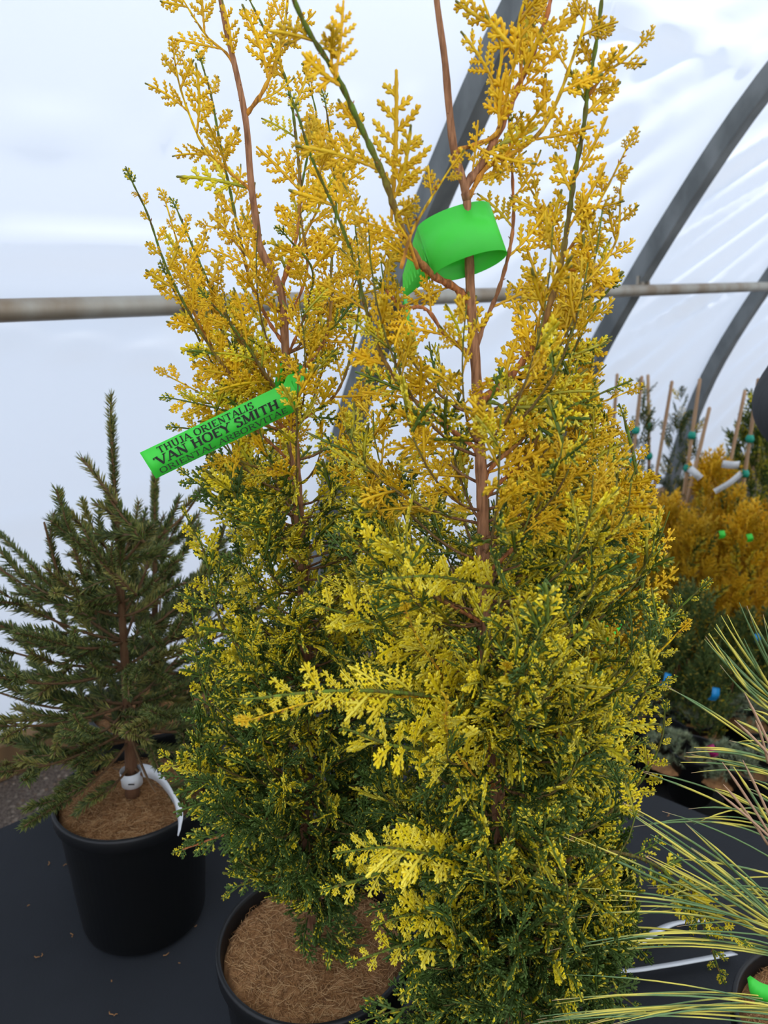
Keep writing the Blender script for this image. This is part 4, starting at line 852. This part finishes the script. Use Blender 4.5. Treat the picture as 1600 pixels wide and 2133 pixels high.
# tags on the far plants
def hang_tag(px, py, Y, mt, lab_, a=(0, 0, -1), L=.04, hw=.007, name='plant_tag'):
    p = at(px, py, Y); th = thing(name, lab_, 'tag', tuple(p)); d = nrm(a); mb = MB()
    P = smooth_path([np.zeros(3), d * L * .5 + [0, -.008, 0], d * L], 12); ribbon(mb, P, [nrm(np.cross(d, [0, 1, .2])) * hw] * 12, thick=.0006); link('strip', mb.mesh('tag_strip', mt), th)
for a in [(1392, 1402, 1.60, M_blue, 'blue tag leaning in the shade right of the nearest arborvitae', (-.3, 0, -1), .035, .008), (1492, 1432, 1.55, M_blue, 'curved blue tag above the dwarf pines', (-.2, 0, -1), .032, .009),
          (1478, 1552, 1.36, M_mag, 'magenta tag stuck in the pot of a dwarf pine', (.5, 0, -1), .03, .008), (1575, 1320, 1.63, M_blue, 'small blue tag seen through the pine needles', (.3, 0, -1), .02, .006),
          (1245, 1010, 1.78, M_green, 'green tag showing through the upper right foliage of the nearest arborvitae', (-.9, 0, -.2), .03, .012), (1290, 1050, 1.80, M_green, 'green tag just left of the far golden rows', (-.6, 0, -.8), .04, .010),
          (1275, 1295, .66, M_green, 'bright green tag behind the right side of the nearest arborvitae', (-.3, 0, -1), .022, .010), (1503, 1105, 1.79, M_green, 'small green tag among the far golden arborvitae', (.1, 0, -1), .02, .007), (1560, 1112, 1.77, M_green, 'small green tag on the golden arborvitae nearest the right edge', (.2, 0, -1), .02, .007),
          (1540, 968, 1.88, M_white, 'white strap-like tag standing over the golden rows', (-1, 0, .05), .042, .010), (1545, 985, 1.86, M_white, 'white tag slanting down into the golden rows', (-.78, 0, -.62), .076, .008), (1436, 975, 1.88, M_white, 'pale tag by the steel hoop above the golden rows', (.7, 0, -.6), .04, .009)]:
    hang_tag(*a)
# bamboo stakes with thin dark conifers
DF = bg_foliage(81, [.0, .02, .08, .90], .62, .035, 80, .06, tint=np.array([.75, .66, .9]), base=.2, vert=.75)
for i, (xt, yt, xb, yb, Y, lb_, tree) in enumerate([(1286, 780, 1272, 960, 2.5, 'bamboo stake leftmost of the far row', 0), (1337, 785, 1318, 960, 2.4, 'bamboo stake with a dark slim conifer, second from the arborvitae', 1), (1350, 782, 1352, 960, 2.5, 'bamboo stake with a teal tie beside the slim dark conifer', 1),
                                 (1400, 795, 1372, 960, 2.4, 'bare leaning bamboo stake in the gap before the far hoop', 0), (1458, 790, 1430, 990, 2.3, 'bamboo stake leaning beside the far hoop, with teal ties', 1), (1478, 850, 1440, 1010, 2.2, 'short brown stake crossing the far hoop', 0), (1552, 815, 1522, 960, 2.3, 'grey-brown stake in front of the large green shrub', 0), (1580, 790, 1550, 1000, 2.2, 'bamboo stake rising through the large green shrub', 0)]):
    p = at(xt, yt, Y); q = at(xb, yb, Y); f = q[2] / (p[2] - q[2]); b = q + (q - p) * f; b[2] = .004
    th = thing('bamboo_stake', lb_, 'stake', tuple(b), 'bamboo stakes'); mb = MB(); tube(mb, smooth_path([np.zeros(3), (p - b) * .5, p - b], 24), .0055 * (1 + .12 * (np.arange(24) % 4 == 0)), 8); link('cane', mb.mesh('cane', M_bamboo), th)
    if i in (1, 2, 4, 7):
        for hh in (.80, .68): 
            mb = MB(); c = (p - b) * hh; tube(mb, [c - [0, 0, .009], c, c + [0, 0, .009]], [.010, .013, .010], 8); link('tie', mb.mesh('tie', M_teal), th)
    if tree:
        bg_plant('slim_conifer', 'slim dark conifer tied to the stake, ' + ('left' if i == 1 else 'middle' if i == 2 else 'right') + ' one of three', 'potted tree', b[0] + .035, b[1] + .03, DF, 'slim staked conifers', sc=1.0 - .04 * i, rot=i)
BF = bg_foliage(91, [.03, .10, .30, .57], .85, .20, 420, .10, tint=np.array([.75, .8, .5]), base=.15, vert=.7)
p = at(1560, 900, 2.45); bg_plant('conifer_shrub', 'large loose green conifer at the right behind the stakes, yellow patch at its top', 'potted shrub', p[0] + .04, 2.45, BF, sc=.72)
p = at(1690, 900, 2.7); bg_plant('conifer_shrub', 'taller green conifer at the right edge, partly behind the dark sleeve', 'potted shrub', p[0], 2.7, BF, sc=.8, rot=2)

# ------------------------------------------------------------------ person at the right edge: only the bent elbow of the jacket shows
def skin_mesh(name, verts, edges, radii, mt, sub=2):
    me = bpy.data.meshes.new(name); me.from_pydata(verts, edges, []); o = bpy.data.objects.new(name, me); COL.objects.link(o)
    sk = o.modifiers.new('s', 'SKIN'); sk.use_smooth_shade = True
    for i, r in enumerate(radii): me.skin_vertices[0].data[i].radius = r
    me.skin_vertices[0].data[0].use_root = True
    ss = o.modifiers.new('d', 'SUBSURF'); ss.levels = sub; ss.render_levels = sub
    dg = bpy.context.evaluated_depsgraph_get(); m2 = bpy.data.meshes.new_from_object(o.evaluated_get(dg)); bpy.data.objects.remove(o)
    m2.materials.clear(); m2.materials.append(mt); return m2
el = at(1606, 955, 1.25)
bx, by = el[0] + .38, 1.33
def rel(v): return [(a[0] - bx, a[1] - by, a[2] * (.86 if a[2] > 1.05 else 1)) for a in v]
hip = (bx + .05, by + .10, .86); sh = (bx - .02, by - .02, 1.32)
person = thing('person', 'person in a dark grey jacket, only a bent sleeve showing at the right edge', 'person', (bx, by, 0))
bv_ = [hip, (bx + .03, by + .06, 1.02), (bx, by + .02, 1.26), (bx - .02, by - .02, 1.40), (bx - .03, by - .05, 1.50), (bx - .04, by - .07, 1.60),
       (bx - .15, by - .03, 1.33), (el[0], el[1], el[2] + .06), (el[0] + .06, el[1] - .2, el[2] + .10), (el[0] + .08, el[1] - .27, el[2] + .12),
       (bx + .15, by + .02, 1.33), (bx + .24, by + .02, 1.08), (bx + .17, by - .18, 1.0), (bx + .15, by - .25, 1.0),
       (bx + .00, by + .12, .80), (bx + .01, by + .10, .46), (bx + .02, by + .13, .09), (bx + .01, by + .02, .04),
       (bx + .20, by + .12, .80), (bx + .21, by + .12, .46), (bx + .21, by + .15, .09), (bx + .21, by + .04, .04)]
be = [(0, 1), (1, 2), (2, 3), (3, 4), (4, 5), (2, 6), (6, 7), (7, 8), (8, 9), (2, 10), (10, 11), (11, 12), (12, 13), (0, 14), (14, 15), (15, 16), (16, 17), (0, 18), (18, 19), (19, 20), (20, 21)]
br_ = [(.13, .10), (.12, .09), (.14, .09), (.055, .055), (.085, .095), (.07, .08), (.055, .055), (.042, .042), (.03, .03), (.03, .02), (.055, .055), (.042, .042), (.03, .03), (.03, .02), (.085, .085), (.06, .06), (.04, .04), (.04, .035), (.085, .085), (.06, .06), (.04, .04), (.04, .035)]
link('body', skin_mesh('body', rel(bv_), be, br_, M_skin), person)
jv = [bv_[0], bv_[1], bv_[2], bv_[6], bv_[7], bv_[8], bv_[10], bv_[11], bv_[12]]
j = link('jacket', skin_mesh('jacket', rel(jv), [(0, 1), (1, 2), (2, 3), (3, 4), (4, 5), (2, 6), (6, 7), (7, 8)], [(.16, .13), (.15, .12), (.16, .11), (.085, .085), (.080, .085), (.05, .05), (.085, .085), (.07, .07), (.05, .05)], M_jacket, 3), person)
tv = [bv_[0], bv_[14], bv_[15], bv_[16], bv_[18], bv_[19], bv_[20]]
link('trousers', skin_mesh('trousers', rel(tv), [(0, 1), (1, 2), (2, 3), (0, 4), (4, 5), (5, 6)], [(.14, .11), (.10, .10), (.075, .075), (.06, .06), (.10, .10), (.075, .075), (.06, .06)], M_denim), person)
mb = MB(); lathe(mb, [(.0, .14), (.05, .13), (.085, .08), (.098, .02), (.09, -.05), (.05, -.08)], 20, (-.04, -.055, 1.345)); link('hair', mb.mesh('hair', M_hair), person)
mb = MB()
for sx in (-1, 1): lathe(mb, [(0, .008), (.008, .004), (.011, 0), (.008, -.006), (0, -.01)], 10, (-.045 + sx * .03, -.155, 1.34))
tube(mb, [(-.045, -.15, 1.345), (-.045, -.175, 1.315), (-.045, -.165, 1.305)], [.007, .012, .010], 6); link('face', mb.mesh('face', M_skin), person)
